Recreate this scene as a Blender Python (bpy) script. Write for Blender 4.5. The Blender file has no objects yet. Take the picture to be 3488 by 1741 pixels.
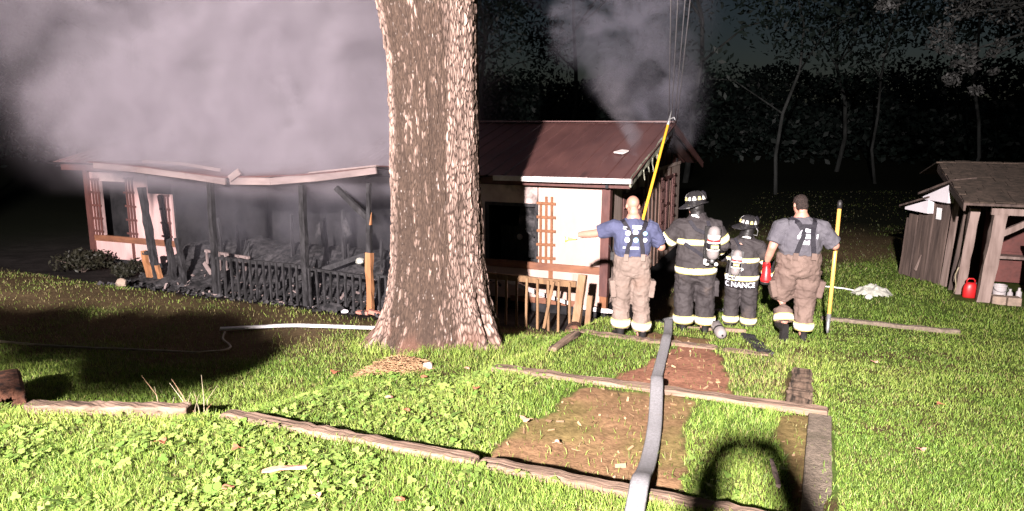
import bpy, bmesh, math, random
import numpy as np
from mathutils import Vector, Matrix, noise as mn
R = math.radians
random.seed(7); rng = np.random.default_rng(11)
S = bpy.context.scene
COL = S.collection

# ------------------------------------------------------------------ camera
CAMH = 2.1; PITCH = R(10.5); YAW = R(22.5)
cam_d = bpy.data.cameras.new('camera'); cam = bpy.data.objects.new('camera', cam_d); COL.objects.link(cam)
cam.location = (0, 0, CAMH); cam.rotation_euler = (R(90) - PITCH, 0, YAW)
cam_d.sensor_fit = 'HORIZONTAL'; cam_d.angle = 2 * math.atan(1744 / 2519.)
cam_d.clip_start = 0.05; cam_d.clip_end = 900
S.camera = cam
# ------------------------------------------------------------------ night sky
W = bpy.data.worlds.new('World'); S.world = W; W.use_nodes = True
wn = W.node_tree.nodes; wl = W.node_tree.links
bg = wn['Background']
sky = wn.new('ShaderNodeTexSky'); sky.sky_type = 'NISHITA'; sky.sun_disc = False
sky.sun_elevation = R(28); sky.sun_rotation = R(200)
wl.new(sky.outputs[0], bg.inputs[0]); bg.inputs[1].default_value = 0.0042
# ------------------------------------------------------------------ the fire crew's floodlight, on a mast behind the photographer
LPOS = Vector((0.45, -8.55, 5.70))
LTARGET = Vector((-7.2, 9.5, -0.3))
lamp_d = bpy.data.lights.new('floodlight_beam', 'SPOT'); lamp = bpy.data.objects.new('floodlight_beam', lamp_d); COL.objects.link(lamp)
lamp.location = LPOS; lamp.rotation_euler = (LTARGET - LPOS).to_track_quat('-Z', 'Y').to_euler()
lamp_d.energy = 86000; lamp_d.color = (1.0, 0.90, 0.88); lamp_d.spot_size = R(76); lamp_d.spot_blend = 0.75
lamp_d.shadow_soft_size = 0.15
# ------------------------------------------------------------------ exposure and renderer
S.view_settings.view_transform = 'Standard'; S.view_settings.look = 'None'
S.view_settings.exposure = 0.0; S.view_settings.gamma = 1.0
S.render.engine = 'CYCLES'
cy = S.cycles
cy.max_bounces = 5; cy.diffuse_bounces = 2; cy.glossy_bounces = 2; cy.transmission_bounces = 3; cy.volume_bounces = 1; cy.transparent_max_bounces = 8
cy.volume_step_rate = 0.3; cy.volume_max_steps = 200
cy.use_denoising = True
cy.caustics_reflective = False; cy.caustics_refractive = False

# ================================================================== helpers
def link(o): COL.objects.link(o); return o
def tag(o, label=None, cat=None, group=None, kind=None):
    if label: o['label'] = label
    if cat: o['category'] = cat
    if group: o['group'] = group
    if kind: o['kind'] = kind
    return o
def thing(name, loc, label, cat, group=None, rz=0.0):
    o = bpy.data.objects.new(name, None); link(o)
    o.location = loc; o.rotation_euler = (0, 0, rz); o.empty_display_size = .2
    return tag(o, label, cat, group)
class MB:
    """collects shapes in world (or thing-local) coordinates and links them as ONE mesh"""
    def __init__(s): s.v = []; s.f = []
    def add(s, vs, fs):
        n = len(s.v); s.v += [tuple(v) for v in vs]; s.f += [tuple(i + n for i in f) for f in fs]; return s
    def box(s, c, d, rot=None):
        c = Vector(c); hx, hy, hz = d[0] / 2, d[1] / 2, d[2] / 2
        vs = [Vector((x, y, z)) for x in (-hx, hx) for y in (-hy, hy) for z in (-hz, hz)]
        if rot is not None:
            m = rot if isinstance(rot, Matrix) else Matrix.Rotation(rot, 3, 'Z')
            vs = [m @ v for v in vs]
        return s.add([v + c for v in vs], [(0,1,3,2),(4,6,7,5),(0,4,5,1),(2,3,7,6),(0,2,6,4),(1,5,7,3)])
    def span(s, a, b):
        return s.box([(a[i] + b[i]) / 2 for i in range(3)], [abs(b[i] - a[i]) for i in range(3)])
    def beam(s, p0, p1, w, h, upv=(0, 0, 1), rough=0.0, seg=1, taper=1.0):
        p0, p1 = Vector(p0), Vector(p1); d = (p1 - p0).normalized(); u = Vector(upv)
        if abs(d.dot(u)) > .97: u = Vector((0, 1, 0))
        r = d.cross(u).normalized(); u = r.cross(d)
        vs = []; fs = []
        for i in range(seg + 1):
            t = i / seg; k = 1 + (taper - 1) * t; c = p0.lerp(p1, t)
            for a, b in ((-1,-1),(1,-1),(1,1),(-1,1)):
                j = Vector((random.uniform(-1,1), random.uniform(-1,1), random.uniform(-1,1))) * rough
                vs.append(c + r * (a * w / 2 * k) + u * (b * h / 2 * k) + j)
            if i:
                q = i * 4 - 4
                for e in range(4): fs.append((q + e, q + (e + 1) % 4, q + 4 + (e + 1) % 4, q + 4 + e))
        fs.append((3, 2, 1, 0)); e = seg * 4; fs.append((e, e + 1, e + 2, e + 3))
        return s.add(vs, fs)
    def tube(s, pts, rad, n=8, flat=1.0, cap=True, upv=(0, 0, 1)):
        pts = [Vector(p) for p in pts]; m = len(pts)
        if not hasattr(rad, '__len__'): rad = [rad] * m
        vs = []; fs = []
        for i, p in enumerate(pts):
            d = (pts[min(i + 1, m - 1)] - pts[max(i - 1, 0)]).normalized(); u = Vector(upv)
            if abs(d.dot(u)) > .97: u = Vector((0, 1, 0))
            r = d.cross(u).normalized(); u = r.cross(d)
            for k in range(n):
                a = 2 * math.pi * k / n
                vs.append(p + r * (math.cos(a) * rad[i]) + u * (math.sin(a) * rad[i] * flat))
            if i:
                q = (i - 1) * n
                for k in range(n): fs.append((q + k, q + (k + 1) % n, q + n + (k + 1) % n, q + n + k))
        if cap: fs.append(tuple(range(n - 1, -1, -1))); q = (m - 1) * n; fs.append(tuple(range(q, q + n)))
        return s.add(vs, fs)
    def loft(s, rings, n=20):
        """rings: (centre, axis_x vector, axis_y vector) ellipses"""
        vs = []; fs = []
        for i, (c, ax, ay) in enumerate(rings):
            c, ax, ay = Vector(c), Vector(ax), Vector(ay)
            for k in range(n):
                a = 2 * math.pi * k / n; vs.append(c + ax * math.cos(a) + ay * math.sin(a))
            if i:
                q = (i - 1) * n
                for k in range(n): fs.append((q + k, q + (k + 1) % n, q + n + (k + 1) % n, q + n + k))
        fs.append(tuple(range(n - 1, -1, -1))); q = (len(rings) - 1) * n; fs.append(tuple(range(q, q + n)))
        return s.add(vs, fs)
    def lathe(s, c, prof, axis=(0, 0, 1), n=20):
        ax = Vector(axis).normalized(); u = Vector((1, 0, 0)) if abs(ax.x) < .9 else Vector((0, 1, 0))
        x = ax.cross(u).normalized(); y = ax.cross(x); c = Vector(c)
        return s.loft([(c + ax * h, x * max(r, 1e-4), y * max(r, 1e-4)) for r, h in prof], n)
    def prism(s, pts, ext):
        pts = [Vector(p) for p in pts]; e = Vector(ext); n = len(pts)
        return s.add(pts + [p + e for p in pts], [tuple(range(n - 1, -1, -1)), tuple(range(n, 2 * n))] + [(i, (i + 1) % n, n + (i + 1) % n, n + i) for i in range(n)])
    def build(s, name, m, parent=None, smooth=False, origin=None, bevel=0):
        me = bpy.data.meshes.new(name)
        if parent is not None:
            off = Vector((0, 0, 0)); p = parent
            while p is not None: off = off + p.location; p = p.parent
            if origin == 'local': off = Vector((0, 0, 0))
            loc = Vector((0, 0, 0))
        else:
            a = np.array([tuple(v) for v in s.v]); off = Vector(((a[:,0].min()+a[:,0].max())/2, (a[:,1].min()+a[:,1].max())/2, a[:,2].min())); loc = off
        me.from_pydata([(v[0]-off[0], v[1]-off[1], v[2]-off[2]) for v in s.v], [], s.f)
        bm = bmesh.new(); bm.from_mesh(me)
        if bevel: bmesh.ops.bevel(bm, geom=bm.edges[:], offset=bevel, segments=1, affect='EDGES', clamp_overlap=True)
        bmesh.ops.recalc_face_normals(bm, faces=bm.faces[:]); bm.to_mesh(me); bm.free()
        if smooth: me.polygons.foreach_set('use_smooth', [True] * len(me.polygons))
        o = bpy.data.objects.new(name, me); link(o); o.location = loc
        if parent is not None: o.parent = parent
        if m is not None: me.materials.append(m)
        return o
def part(name, m, parent, fn, **k):
    b = MB(); fn(b); return b.build(name, m, parent, **k)
def inst(src, parent=None, loc=None, rot=None, scl=None, name=None, mat_=None):
    o = src.copy(); link(o)
    if name: o.name = name
    if parent is not None: o.parent = parent
    if loc is not None: o.location = loc
    if rot is not None: o.rotation_euler = rot
    if scl is not None: o.scale = scl
    return o
def npmesh(name, V, F, m, parent=None, col=None, smooth=False, loc=(0, 0, 0)):
    """V (n,3), F (m,k) numpy"""
    me = bpy.data.meshes.new(name); k = F.shape[1]
    me.vertices.add(len(V)); me.vertices.foreach_set('co', np.ascontiguousarray(V, dtype=np.float32).ravel())
    me.loops.add(F.size); me.loops.foreach_set('vertex_index', np.ascontiguousarray(F, dtype=np.int32).ravel())
    me.polygons.add(len(F)); me.polygons.foreach_set('loop_start', np.arange(0, F.size, k, dtype=np.int32))
    me.polygons.foreach_set('loop_total', np.full(len(F), k, dtype=np.int32))
    if smooth: me.polygons.foreach_set('use_smooth', np.ones(len(F), dtype=bool))
    me.update(); me.validate()
    if col is not None:
        at = me.color_attributes.new('Col', 'FLOAT_COLOR', 'POINT')
        c4 = np.ones((len(V), 4), dtype=np.float32); c4[:, :3] = col; at.data.foreach_set('color', c4.ravel())
    o = bpy.data.objects.new(name, me); link(o); o.location = loc
    if parent is not None: o.parent = parent
    me.materials.append(m); return o
# ------------------------------------------------------------------ materials
MATS = {}
def mat(name, c1, c2=None, scale=6., rough=.8, bump=.25, stretch=(1, 1, 1), metal=0., spec=.3, attr=False, detail=6., lo=.35, hi=.65, soot=None, emit=None, world=False, bdist=.02):
    m = bpy.data.materials.new(name); m.use_nodes = True; nt = m.node_tree; n = nt.nodes; l = nt.links
    p = n['Principled BSDF']; p.inputs['Roughness'].default_value = rough; p.inputs['Metallic'].default_value = metal
    p.inputs['Specular IOR Level'].default_value = spec
    c2 = c2 or tuple(x * .7 for x in c1)
    if world: g = n.new('ShaderNodeNewGeometry'); src = g.outputs['Position']
    else: g = n.new('ShaderNodeTexCoord'); src = g.outputs['Object']
    oi = n.new('ShaderNodeObjectInfo')
    mp = n.new('ShaderNodeMapping'); mp.inputs['Scale'].default_value = stretch; l.new(src, mp.inputs[0])
    rn = n.new('ShaderNodeVectorMath'); rn.operation = 'SCALE'; l.new(oi.outputs['Random'], rn.inputs['Scale']); rn.inputs[0].default_value = (37, 19, 53)
    if not world:
        ad = n.new('ShaderNodeVectorMath'); ad.operation = 'ADD'; l.new(mp.outputs[0], ad.inputs[0]); l.new(rn.outputs[0], ad.inputs[1]); vec = ad.outputs[0]
    else: vec = mp.outputs[0]
    nz = n.new('ShaderNodeTexNoise'); nz.inputs['Scale'].default_value = scale; nz.inputs['Detail'].default_value = detail; nz.inputs['Roughness'].default_value = .62
    l.new(vec, nz.inputs['Vector'])
    cr = n.new('ShaderNodeValToRGB'); cr.color_ramp.elements[0].position = lo; cr.color_ramp.elements[1].position = hi
    cr.color_ramp.elements[0].color = (*c2, 1); cr.color_ramp.elements[1].color = (*c1, 1)
    l.new(nz.outputs['Fac'], cr.inputs[0]); out = cr.outputs[0]
    if attr:
        va = n.new('ShaderNodeVertexColor'); va.layer_name = 'Col'
        mx = n.new('ShaderNodeMix'); mx.data_type = 'RGBA'; mx.blend_type = 'MULTIPLY'; mx.inputs[0].default_value = 1
        l.new(out, mx.inputs[6]); l.new(va.outputs[0], mx.inputs[7]); out = mx.outputs[2]
    if soot:   # (colour, scale, threshold): char stains with a shape of their own
        n2 = n.new('ShaderNodeTexNoise'); n2.inputs['Scale'].default_value = soot[1]; n2.inputs['Detail'].default_value = 8; l.new(vec, n2.inputs['Vector'])
        r2 = n.new('ShaderNodeValToRGB'); r2.color_ramp.elements[0].position = soot[2]; r2.color_ramp.elements[1].position = soot[2] + .12
        l.new(n2.outputs['Fac'], r2.inputs[0])
        mx = n.new('ShaderNodeMix'); mx.data_type = 'RGBA'; l.new(r2.outputs[0], mx.inputs[0]); l.new(out, mx.inputs[6]); mx.inputs[7].default_value = (*soot[0], 1); out = mx.outputs[2]
    l.new(out, p.inputs['Base Color'])
    if bump:
        n3 = n.new('ShaderNodeTexNoise'); n3.inputs['Scale'].default_value = scale * 2.6; n3.inputs['Detail'].default_value = 7; l.new(vec, n3.inputs['Vector'])
        b = n.new('ShaderNodeBump'); b.inputs['Strength'].default_value = bump; b.inputs['Distance'].default_value = bdist; l.new(n3.outputs['Fac'], b.inputs['Height']); l.new(b.outputs[0], p.inputs['Normal'])
    if emit: p.inputs['Emission Color'].default_value = (*emit[0], 1); p.inputs['Emission Strength'].default_value = emit[1]
    MATS[name] = m; return m
CHAR = (.012, .011, .012)
M = {}
M['char'] = mat('charred_wood', (.034, .032, .035), (.007, .0065, .007), 14, .75, .8, (1, 1, .35), spec=.35)
M['ash'] = mat('ash_rubble', (.085, .078, .082), (.010, .010, .011), 7, .9, 1.0, lo=.42, hi=.74, world=True)
M['inner'] = mat('burnt_room', (.03, .028, .03), (.006, .006, .007), 2.5, .95, .5, world=True)
M['cream'] = mat('painted_panel', (.46, .325, .28), (.40, .28, .24), 2.2, .65, .12, (1, 1, .4), soot=((.24, .19, .17), 1.1, .66))
M['cream_soot'] = mat('sooty_panel', (.66, .52, .48), (.42, .32, .30), 2.6, .7, .15, soot=((.03, .025, .025), 1.6, .50))
M['cream_burnt'] = mat('smoke_stained_panel', (.62, .42, .40), (.46, .29, .28), 2.0, .7, .15, (1, 1, .3), soot=((.05, .035, .035), 1.2, .58))
M['brown'] = mat('brown_trim_paint', (.115, .047, .040), (.07, .03, .027), 9, .6, .3, (1, 1, .3))
M['trellis'] = mat('trellis_stain', (.24, .10, .045), (.15, .062, .03), 12, .6, .3, (1, 1, .3))
M['belt'] = mat('belt_stain', (.23, .10, .055), (.13, .055, .035), 8, .6, .3, (.3, 1, 1))
M['roof'] = mat('brown_metal_roof', (.135, .062, .055), (.085, .038, .036), 1.6, .42, .10, (1, .35, 1), metal=0., spec=.5, soot=((.03, .022, .022), .9, .62))
M['gutter'] = mat('white_gutter', (.70, .64, .62), (.45, .40, .38), 6, .45, .1, soot=((.10, .06, .05), 3., .62))
M['siding'] = mat('weathered_siding', (.50, .40, .35), (.27, .20, .17), 5, .75, .35, (1, 1, .12))
M['siding_dk'] = mat('stained_siding', (.20, .12, .09), (.10, .06, .048), 6, .75, .35, (1, 1, .12))
M['barge'] = mat('peeled_bargeboard', (.34, .35, .27), (.16, .15, .11), 9, .7, .4, soot=((.02, .02, .02), 5., .58))
M['barewood'] = mat('fresh_split_wood', (.40, .19, .09), (.25, .11, .05), 8, .6, .35, (1, 1, .12), soot=(CHAR, 3., .62))
M['railwood'] = mat('railing_pine', (.26, .155, .08), (.15, .085, .045), 10, .6, .3, (1, 1, .2))
M['timber'] = mat('landscape_timber', (.235, .16, .118), (.10, .066, .047), 14, .85, 1., (.07, 1, 1), soot=((.045, .03, .022), 22, .60))
M['timber_y'] = mat('landscape_timber_side', (.26, .18, .13), (.10, .066, .046), 14, .85, 1., (1, .07, 1), soot=((.03, .022, .016), 20, .52))
M['rot'] = mat('rotten_wood', (.20, .085, .05), (.03, .016, .012), 12, .9, 1., soot=((.012, .008, .007), 6., .55))
M['fascia'] = mat('scorched_fascia', (.27, .21, .20), (.16, .12, .115), 4, .6, .2, (.3, 1, 1))
M['plank'] = mat('old_barn_plank', (.13, .092, .078), (.05, .036, .032), 8, .85, .5, (1, 1, .10))
M['plank_lt'] = mat('pale_barn_post', (.30, .225, .20), (.15, .105, .09), 7, .8, .5, (1, 1, .12))
M['shingle'] = mat('mossy_shingle', (.105, .075, .058), (.045, .034, .026), 7, .95, .8, soot=((.14, .095, .075), 4., .66))
M['white'] = mat('white_paint', (.78, .74, .78), (.68, .64, .68), 3, .5, .05)
M['paper'] = mat('white_paper', (.80, .80, .80), (.72, .72, .72), 3, .8, .05)
M['redwood'] = mat('red_cupboard', (.16, .052, .044), (.10, .035, .03), 6, .6, .2)
M['hose'] = mat('fire_hose_jacket', (.26, .255, .265), (.18, .175, .18), 60, .8, .3, soot=((.20, .18, .17), 3., .64))
M['hose_w'] = mat('white_hose_jacket', (.78, .76, .76), (.66, .64, .64), 40, .7, .2)
M['hose_g'] = mat('garden_hose_skin', (.34, .29, .20), (.24, .20, .13), 20, .5, .1)
M['wet_hose'] = mat('wet_grey_hose', (.20, .20, .20), (.10, .10, .10), 30, .5, .3)
M['stone'] = mat('pale_stone', (.55, .44, .36), (.40, .30, .24), 12, .9, .5)
M['block'] = mat('concrete_block', (.36, .27, .21), (.25, .19, .15), 14, .9, .5)
M['brick'] = mat('red_brick', (.48, .20, .15), (.33, .13, .10), 16, .9, .5)
M['conc'] = mat('concrete_edging', (.21, .165, .125), (.11, .088, .066), 26, .9, .8, soot=((.09, .075, .05), 3., .58))
M['red'] = mat('red_plastic', (.50, .016, .018), (.42, .012, .014), 4, .4, .05, spec=.5)
M['pail'] = mat('grey_white_plastic', (.52, .48, .48), (.40, .37, .37), 4, .5, .1)
M['dark'] = mat('dark_cover', (.035, .034, .034), (.018, .018, .018), 5, .8, .3)
M['metal'] = mat('dull_metal', (.30, .30, .30), (.20, .20, .20), 9, .45, .1, metal=.6)
M['glass'] = mat('dark_glass', (.02, .022, .025), (.012, .012, .014), 3, .12, .0, spec=.6)
M['plastic_bag'] = mat('crumpled_plastic', (.50, .50, .44), (.30, .30, .26), 9, .4, .5)
M['wire'] = mat('wire_sheath', (.42, .40, .44), (.34, .32, .36), 8, .6, 0)
# people
M['skin'] = mat('skin', (.38, .195, .145), (.34, .165, .12), 9, .5, .06, spec=.4)
M['hair'] = mat('dark_hair', (.035, .022, .018), (.015, .010, .009), 60, .6, .8)
M['navy'] = mat('navy_shirt', (.062, .068, .125), (.045, .050, .095), 5, .85, .12)
M['grey_shirt'] = mat('grey_shirt', (.092, .088, .10), (.066, .062, .074), 5, .85, .12)
M['tan'] = mat('tan_bunker_cloth', (.185, .140, .118), (.14, .105, .088), 4, .85, .25, soot=((.13, .085, .065), 2., .62))
M['tan2'] = mat('brown_bunker_cloth', (.140, .097, .080), (.098, .066, .055), 4, .85, .25, soot=((.085, .05, .04), 2.4, .60))
M['black_coat'] = mat('black_turnout_cloth', (.042, .036, .037), (.022, .018, .019), 5, .8, .3, soot=((.07, .052, .045), 2.6, .64))
M['black'] = mat('black_rubber', (.02, .018, .018), (.010, .009, .009), 8, .5, .2)
M['strap'] = mat('black_strap', (.014, .012, .018), (.009, .008, .012), 30, .7, .2)
M['helmet'] = mat('black_helmet_shell', (.03, .028, .03), (.016, .015, .016), 5, .3, .1, spec=.6, soot=((.16, .13, .11), 6., .66))
M['band'] = mat('reflective_band', (.88, .87, .82), (.76, .74, .68), 14, .45, .1, spec=.6)
M['band_y'] = mat('lime_band_edge', (.62, .56, .22), (.52, .45, .16), 14, .6, .1)
M['steel_cyl'] = mat('grey_cylinder', (.24, .215, .21), (.17, .15, .147), 5, .35, .05, spec=.5)
M['whitegear'] = mat('white_knob', (.62, .61, .60), (.56, .55, .54), 5, .4, .02)
M['glove'] = mat('white_glove', (.82, .79, .82), (.76, .73, .76), 9, .7, .1)
M['yellow'] = mat('yellow_fibreglass', (.80, .42, .035), (.70, .34, .03), 7, .35, .05, spec=.5)
M['yellow2'] = mat('worn_yellow_pole', (.72, .42, .10), (.62, .33, .08), 7, .4, .05, spec=.5)
M['bluebadge'] = mat('blue_print', (.30, .55, .75), (.24, .48, .70), 20, .8, 0)
M['print'] = mat('white_print', (.62, .62, .68), (.56, .56, .62), 20, .8, 0)
M['pinkbadge'] = mat('pale_print', (.72, .66, .70), (.62, .56, .62), 40, .8, 0)
M['lens'] = mat('lit_torch_lens', (1, 1, 1), (1, 1, 1), 3, .3, 0, emit=((1, .98, 1), 14.))
M['torch'] = mat('amber_torch_body', (.60, .42, .10), (.52, .35, .08), 8, .4, .05)
# ================================================================== terrain
YS = [-60, -20, 0, 2.0, 3.95, 4.05, 6.2, 6.3, 8.45, 8.55, 10.0, 10.8, 11.6, 13.0, 30, 90]
ZSTEP = [0.6, .2, .0, -.03, -.07, -.20, -.27, -.40, -.52, -.66, -.74, -1.05, -1.36, -1.46, -1.60, -1.9]
YM = [-60, -20, 0, 2.0, 4.0, 6.0, 8.0, 10.0, 10.8, 11.6, 13, 30, 90]
ZLEFT = [.6, .2, .0, -.03, -.16, -.42, -.72, -1.12, -1.32, -1.40, -1.46, -1.6, -1.9]
ZRIGHT = [.6, .2, .0, -.03, -.09, -.27, -.48, -.67, -.75, -.83, -.93, -1.5, -1.9]
def smooth01(t): t = np.clip(t, 0, 1); return t * t * (3 - 2 * t)
def vnoise(x, y, seed=0):
    """cheap smooth value noise, vectorised"""
    xi = np.floor(x).astype(np.int64); yi = np.floor(y).astype(np.int64); fx = smooth01(x - xi); fy = smooth01(y - yi)
    def h(a, b):
        n = (a * 374761393 + b * 668265263 + seed * 1442695041) & 0x7fffffff
        n = ((n ^ (n >> 13)) * 1274126177) & 0x7fffffff
        return ((n ^ (n >> 16)) & 0xffff) / 65535.
    return (h(xi, yi) * (1 - fx) + h(xi + 1, yi) * fx) * (1 - fy) + (h(xi, yi + 1) * (1 - fx) + h(xi + 1, yi + 1) * fx) * fy
def fbm(x, y, seed=0, o=4):
    r = 0; a = .5; t = 0
    for i in range(o): r = r + a * vnoise(x * 2 ** i, y * 2 ** i, seed + i * 17); t += a; a *= .5
    return r / t
def ground_z(X, Y, fine=True):
    X = np.asarray(X, float); Y = np.asarray(Y, float)
    zs = np.interp(Y, YS, ZSTEP); zl = np.interp(Y, YM, ZLEFT); zr = np.interp(Y, YM, ZRIGHT)
    # steps live between the tree and the side edging; T1 reaches further left
    near = smooth01((5.2 - Y) / .6)
    sl = smooth01((X + 3.15 + near * 1.35) / .5) ; left = zl + (zs - zl) * sl
    # left of the first timber the bank drops off sharply too
    tl = smooth01((-3.9 - X) / .5); yb = np.interp(X, [-9, -5.6, -4.3], [3.2, 3.55, 4.05])
    drop = np.where(Y < yb, -.05, np.interp(Y - yb, [0, .08, 1.6, 4.2, 6.3], [-.05, -.30, -.52, -.85, -1.18]))
    kd = tl * smooth01((9.5 - Y) / 3.) * smooth01((Y - 1.5) / 1.)
    left = left * (1 - kd) + np.minimum(left, drop) * kd
    sr = smooth01((X + .05) / .28) * smooth01((9.0 - Y) / .8) + smooth01((X + 2.6) / 2.6) * (1 - smooth01((9.0 - Y) / .8))
    z = left * (1 - sr) + zr * sr
    # mound round the tree
    d2 = (X + 4.28) ** 2 + (Y - 7.95) ** 2
    z = z + .10 * np.exp(-d2 / 1.6)
    z = z + .07 * np.exp(-(((X + 2.9) / .7) ** 2 + ((Y - 9.35) / .8) ** 2))
    if fine: z = z + .05 * (fbm(X * .9, Y * .9, 3) - .5) + .025 * (fbm(X * 4, Y * 4, 5) - .5)
    far = smooth01((np.hypot(X, Y) - 50) / 45)
    return z + far * (6.0 + 3.0 * (fbm(X * .03, Y * .03, 15) - .5)) * smooth01((Y + 30) / 30)
def gz(x, y): return float(ground_z(np.array([x]), np.array([y]))[0])
def inpoly(X, Y, P, wob=.12, seed=9):
    X = X + wob * (fbm(X * 3, Y * 3, seed) - .5) * 2; Y = Y + wob * (fbm(X * 3 + 9, Y * 3, seed + 5) - .5) * 2
    ins = np.zeros(X.shape, bool); n = len(P)
    for i in range(n):
        x0, y0 = P[i]; x1, y1 = P[(i + 1) % n]
        c = ((y0 > Y) != (y1 > Y)) & (X < (x1 - x0) * (Y - y0) / ((y1 - y0) + 1e-12) + x0); ins ^= c
    return ins
DIRT = [[(-1.80, 5.95), (-.98, 6.2), (-.72, 4.1), (-1.35, 4.1), (-1.95, 4.22), (-2.0, 4.6)],
        [(-1.55, 7.6), (-1.35, 8.45), (-.95, 8.45), (-.62, 7.0), (-.55, 6.32), (-1.75, 6.32)],
        [(-2.1, 8.6), (-1.9, 9.4), (-1.2, 9.3), (-1.0, 8.6)], [(-.15, 6.05), (-.2, 5.6), (.12, 4.0), (.12, 6.15)], [(-.80, 4.1), (-1.0, 6.1), (-.86, 6.1), (-.62, 4.1)]]
def dirt_mask(X, Y):
    m = np.zeros(np.shape(X), bool)
    for i, P in enumerate(DIRT): m |= inpoly(X, Y, P, .10, 9 + i)
    return m
def burnt_mask(X, Y):
    e = np.interp(X, [-17, -13, -10, -6.5, -4.5, -3, -2.2], [10.6, 9.7, 9.6, 9.5, 10.6, 11.0, 13]) + .9 * (fbm(X * .8, Y * .8, 41) - .5)
    return smooth01((Y - e) / .7) * smooth01((-2.3 - X) / .6)
def dry_mask(X, Y):   # worn brown yard on the left
    return smooth01((-5.4 - X + .6 * (Y - 6)) / 1.6) * smooth01((Y - 5.0) / 1.8) * smooth01(.62 + 1.5 * (fbm(X * .9, Y * .9, 77) - .35))
def axis(segs):
    out = []
    for a, b, st in segs: out += list(np.arange(a, b, st))
    return np.array(out + [segs[-1][1]])
gx = axis([(-420, -60, 40), (-60, -22, 2.0), (-22, -9, .14), (-9, 3, .055), (3, 9, .14), (9, 40, 1.6), (40, 420, 40)])
gy = axis([(-420, -40, 40), (-40, -4, 2.0), (-4, 2.5, .25), (2.5, 9.6, .055), (9.6, 14, .1), (14, 24, .3), (24, 60, 2.0), (60, 420, 40)])
GX, GY = np.meshgrid(gx, gy); GZ = ground_z(GX, GY)
Vg = np.stack([GX, GY, GZ], -1).reshape(-1, 3); nx = len(gx); ny = len(gy)
I = (np.arange(ny - 1)[:, None] * nx + np.arange(nx - 1)[None]).ravel(); Fg = np.stack([I, I + 1, I + nx + 1, I + nx], 1)
xx, yy = Vg[:, 0], Vg[:, 1]
soil = np.array([.085, .062, .032]); grs = np.array([.075, .115, .026]); clay = np.array([.225, .135, .075]); mossd = np.array([.19, .14, .060]); redc = np.array([.30, .145, .095]); dry = np.array([.125, .088, .048]); burn = np.array([.030, .026, .025])
c = grs + (soil - grs) * (smooth01((fbm(xx * 3, yy * 3, 21) - .35) * 3) * (1 - .75 * smooth01((yy - 9) / 4)))[:, None]
dm = dry_mask(xx, yy)[:, None]; c = c * (1 - dm) + dry * (.75 + .5 * fbm(xx * 2.5, yy * 2.5, 5))[:, None] * dm
di = dirt_mask(xx, yy)[:, None]; mm = smooth01((fbm(xx * 2.2, yy * 2.2, 33) - .35) * 3.5)[:, None]
dcol = (clay * (1 - mm) + mossd * mm) * (.7 + .55 * fbm(xx * 7, yy * 7, 3, 3))[:, None]; rc = ((yy > 6.3) & (yy < 8.5))[:, None]; dcol = np.where(rc, redc * (.7 + .5 * fbm(xx * 4, yy * 4, 2))[:, None], dcol)
c = np.where(di, dcol, c); bm_ = burnt_mask(xx, yy)[:, None]; c = c * (1 - bm_) + burn * (.5 + fbm(xx * 6, yy * 6, 8))[:, None] * bm_
wf = (smooth01((np.hypot(xx + 4, yy - 6) - 15) / 8) * smooth01((yy - 6) / 4) * (1 - smooth01((xx + 1) / 2) * smooth01((24 - yy) / 4)))[:, None]; c = c * (1 - wf) + np.array([.014, .016, .010]) * wf   # woodland floor, colour darkened to paint in the distant night gloom
M['ground'] = mat('ground_soil', (1.15, 1.15, 1.15), (.62, .62, .62), 22, .95, .45, attr=True, world=True, bdist=.015, spec=.03)
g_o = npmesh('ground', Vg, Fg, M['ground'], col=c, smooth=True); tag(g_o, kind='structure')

# ------------------------------------------------------------------ grass blades (stuff)
FWD = np.array([-math.sin(YAW), math.cos(YAW)]); RGT = np.array([math.cos(YAW), math.sin(YAW)])
def scatter(n, f0, f1, pw, margin=1.12, half=.80):
    """points over the wedge of lawn in front of the viewpoint, denser near"""
    u = rng.random(n); f = (f0 ** (1 - pw) + u * (f1 ** (1 - pw) - f0 ** (1 - pw))) ** (1 / (1 - pw))
    r = (rng.random(n) * 2 - 1) * (f * half * margin + .8)
    return f[:, None] * FWD + r[:, None] * RGT, f
TREEC = (-4.28, 7.95)
def keep_grass(P):
    X, Y = P[:, 0], P[:, 1]; k = np.ones(len(X), bool); rr = rng.random(len(X))
    k &= ~(dirt_mask(X, Y) & (rr > .035)); k &= rr > burnt_mask(X, Y) * 1.05
    k &= rr > dry_mask(X, Y) * .88
    k &= np.hypot(X - TREEC[0], Y - TREEC[1]) > .62
    k &= ~((X > -.02) & (X < .24) & (Y < 6.1) & (rr > .10)); k &= ~((X < -3.2) & (Y > 12.3)); k &= ~((X > 2.3) & (Y > 14.2) & (Y < 19))
    for yt, xa, xb in ((4.0, -3.95, .1), (6.25, -1.9, .2), (8.5, -2.75, -.35)): k &= ~((np.abs(Y - yt) < .075) & (X > xa) & (X < xb) & (rr > .10 + .40 * (fbm(X * 3, Y * 0 + 2, 8) > .50)))
    k &= ~((np.abs(X + .06 - .06 * 0) < .10) & (Y > 6.35) & (Y < 7.9))
    k &= ~((((X + 4.0) / .40) ** 2 + ((Y - 6.38) / .34) ** 2 < 1) & (rr > .06))
    return k
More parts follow.
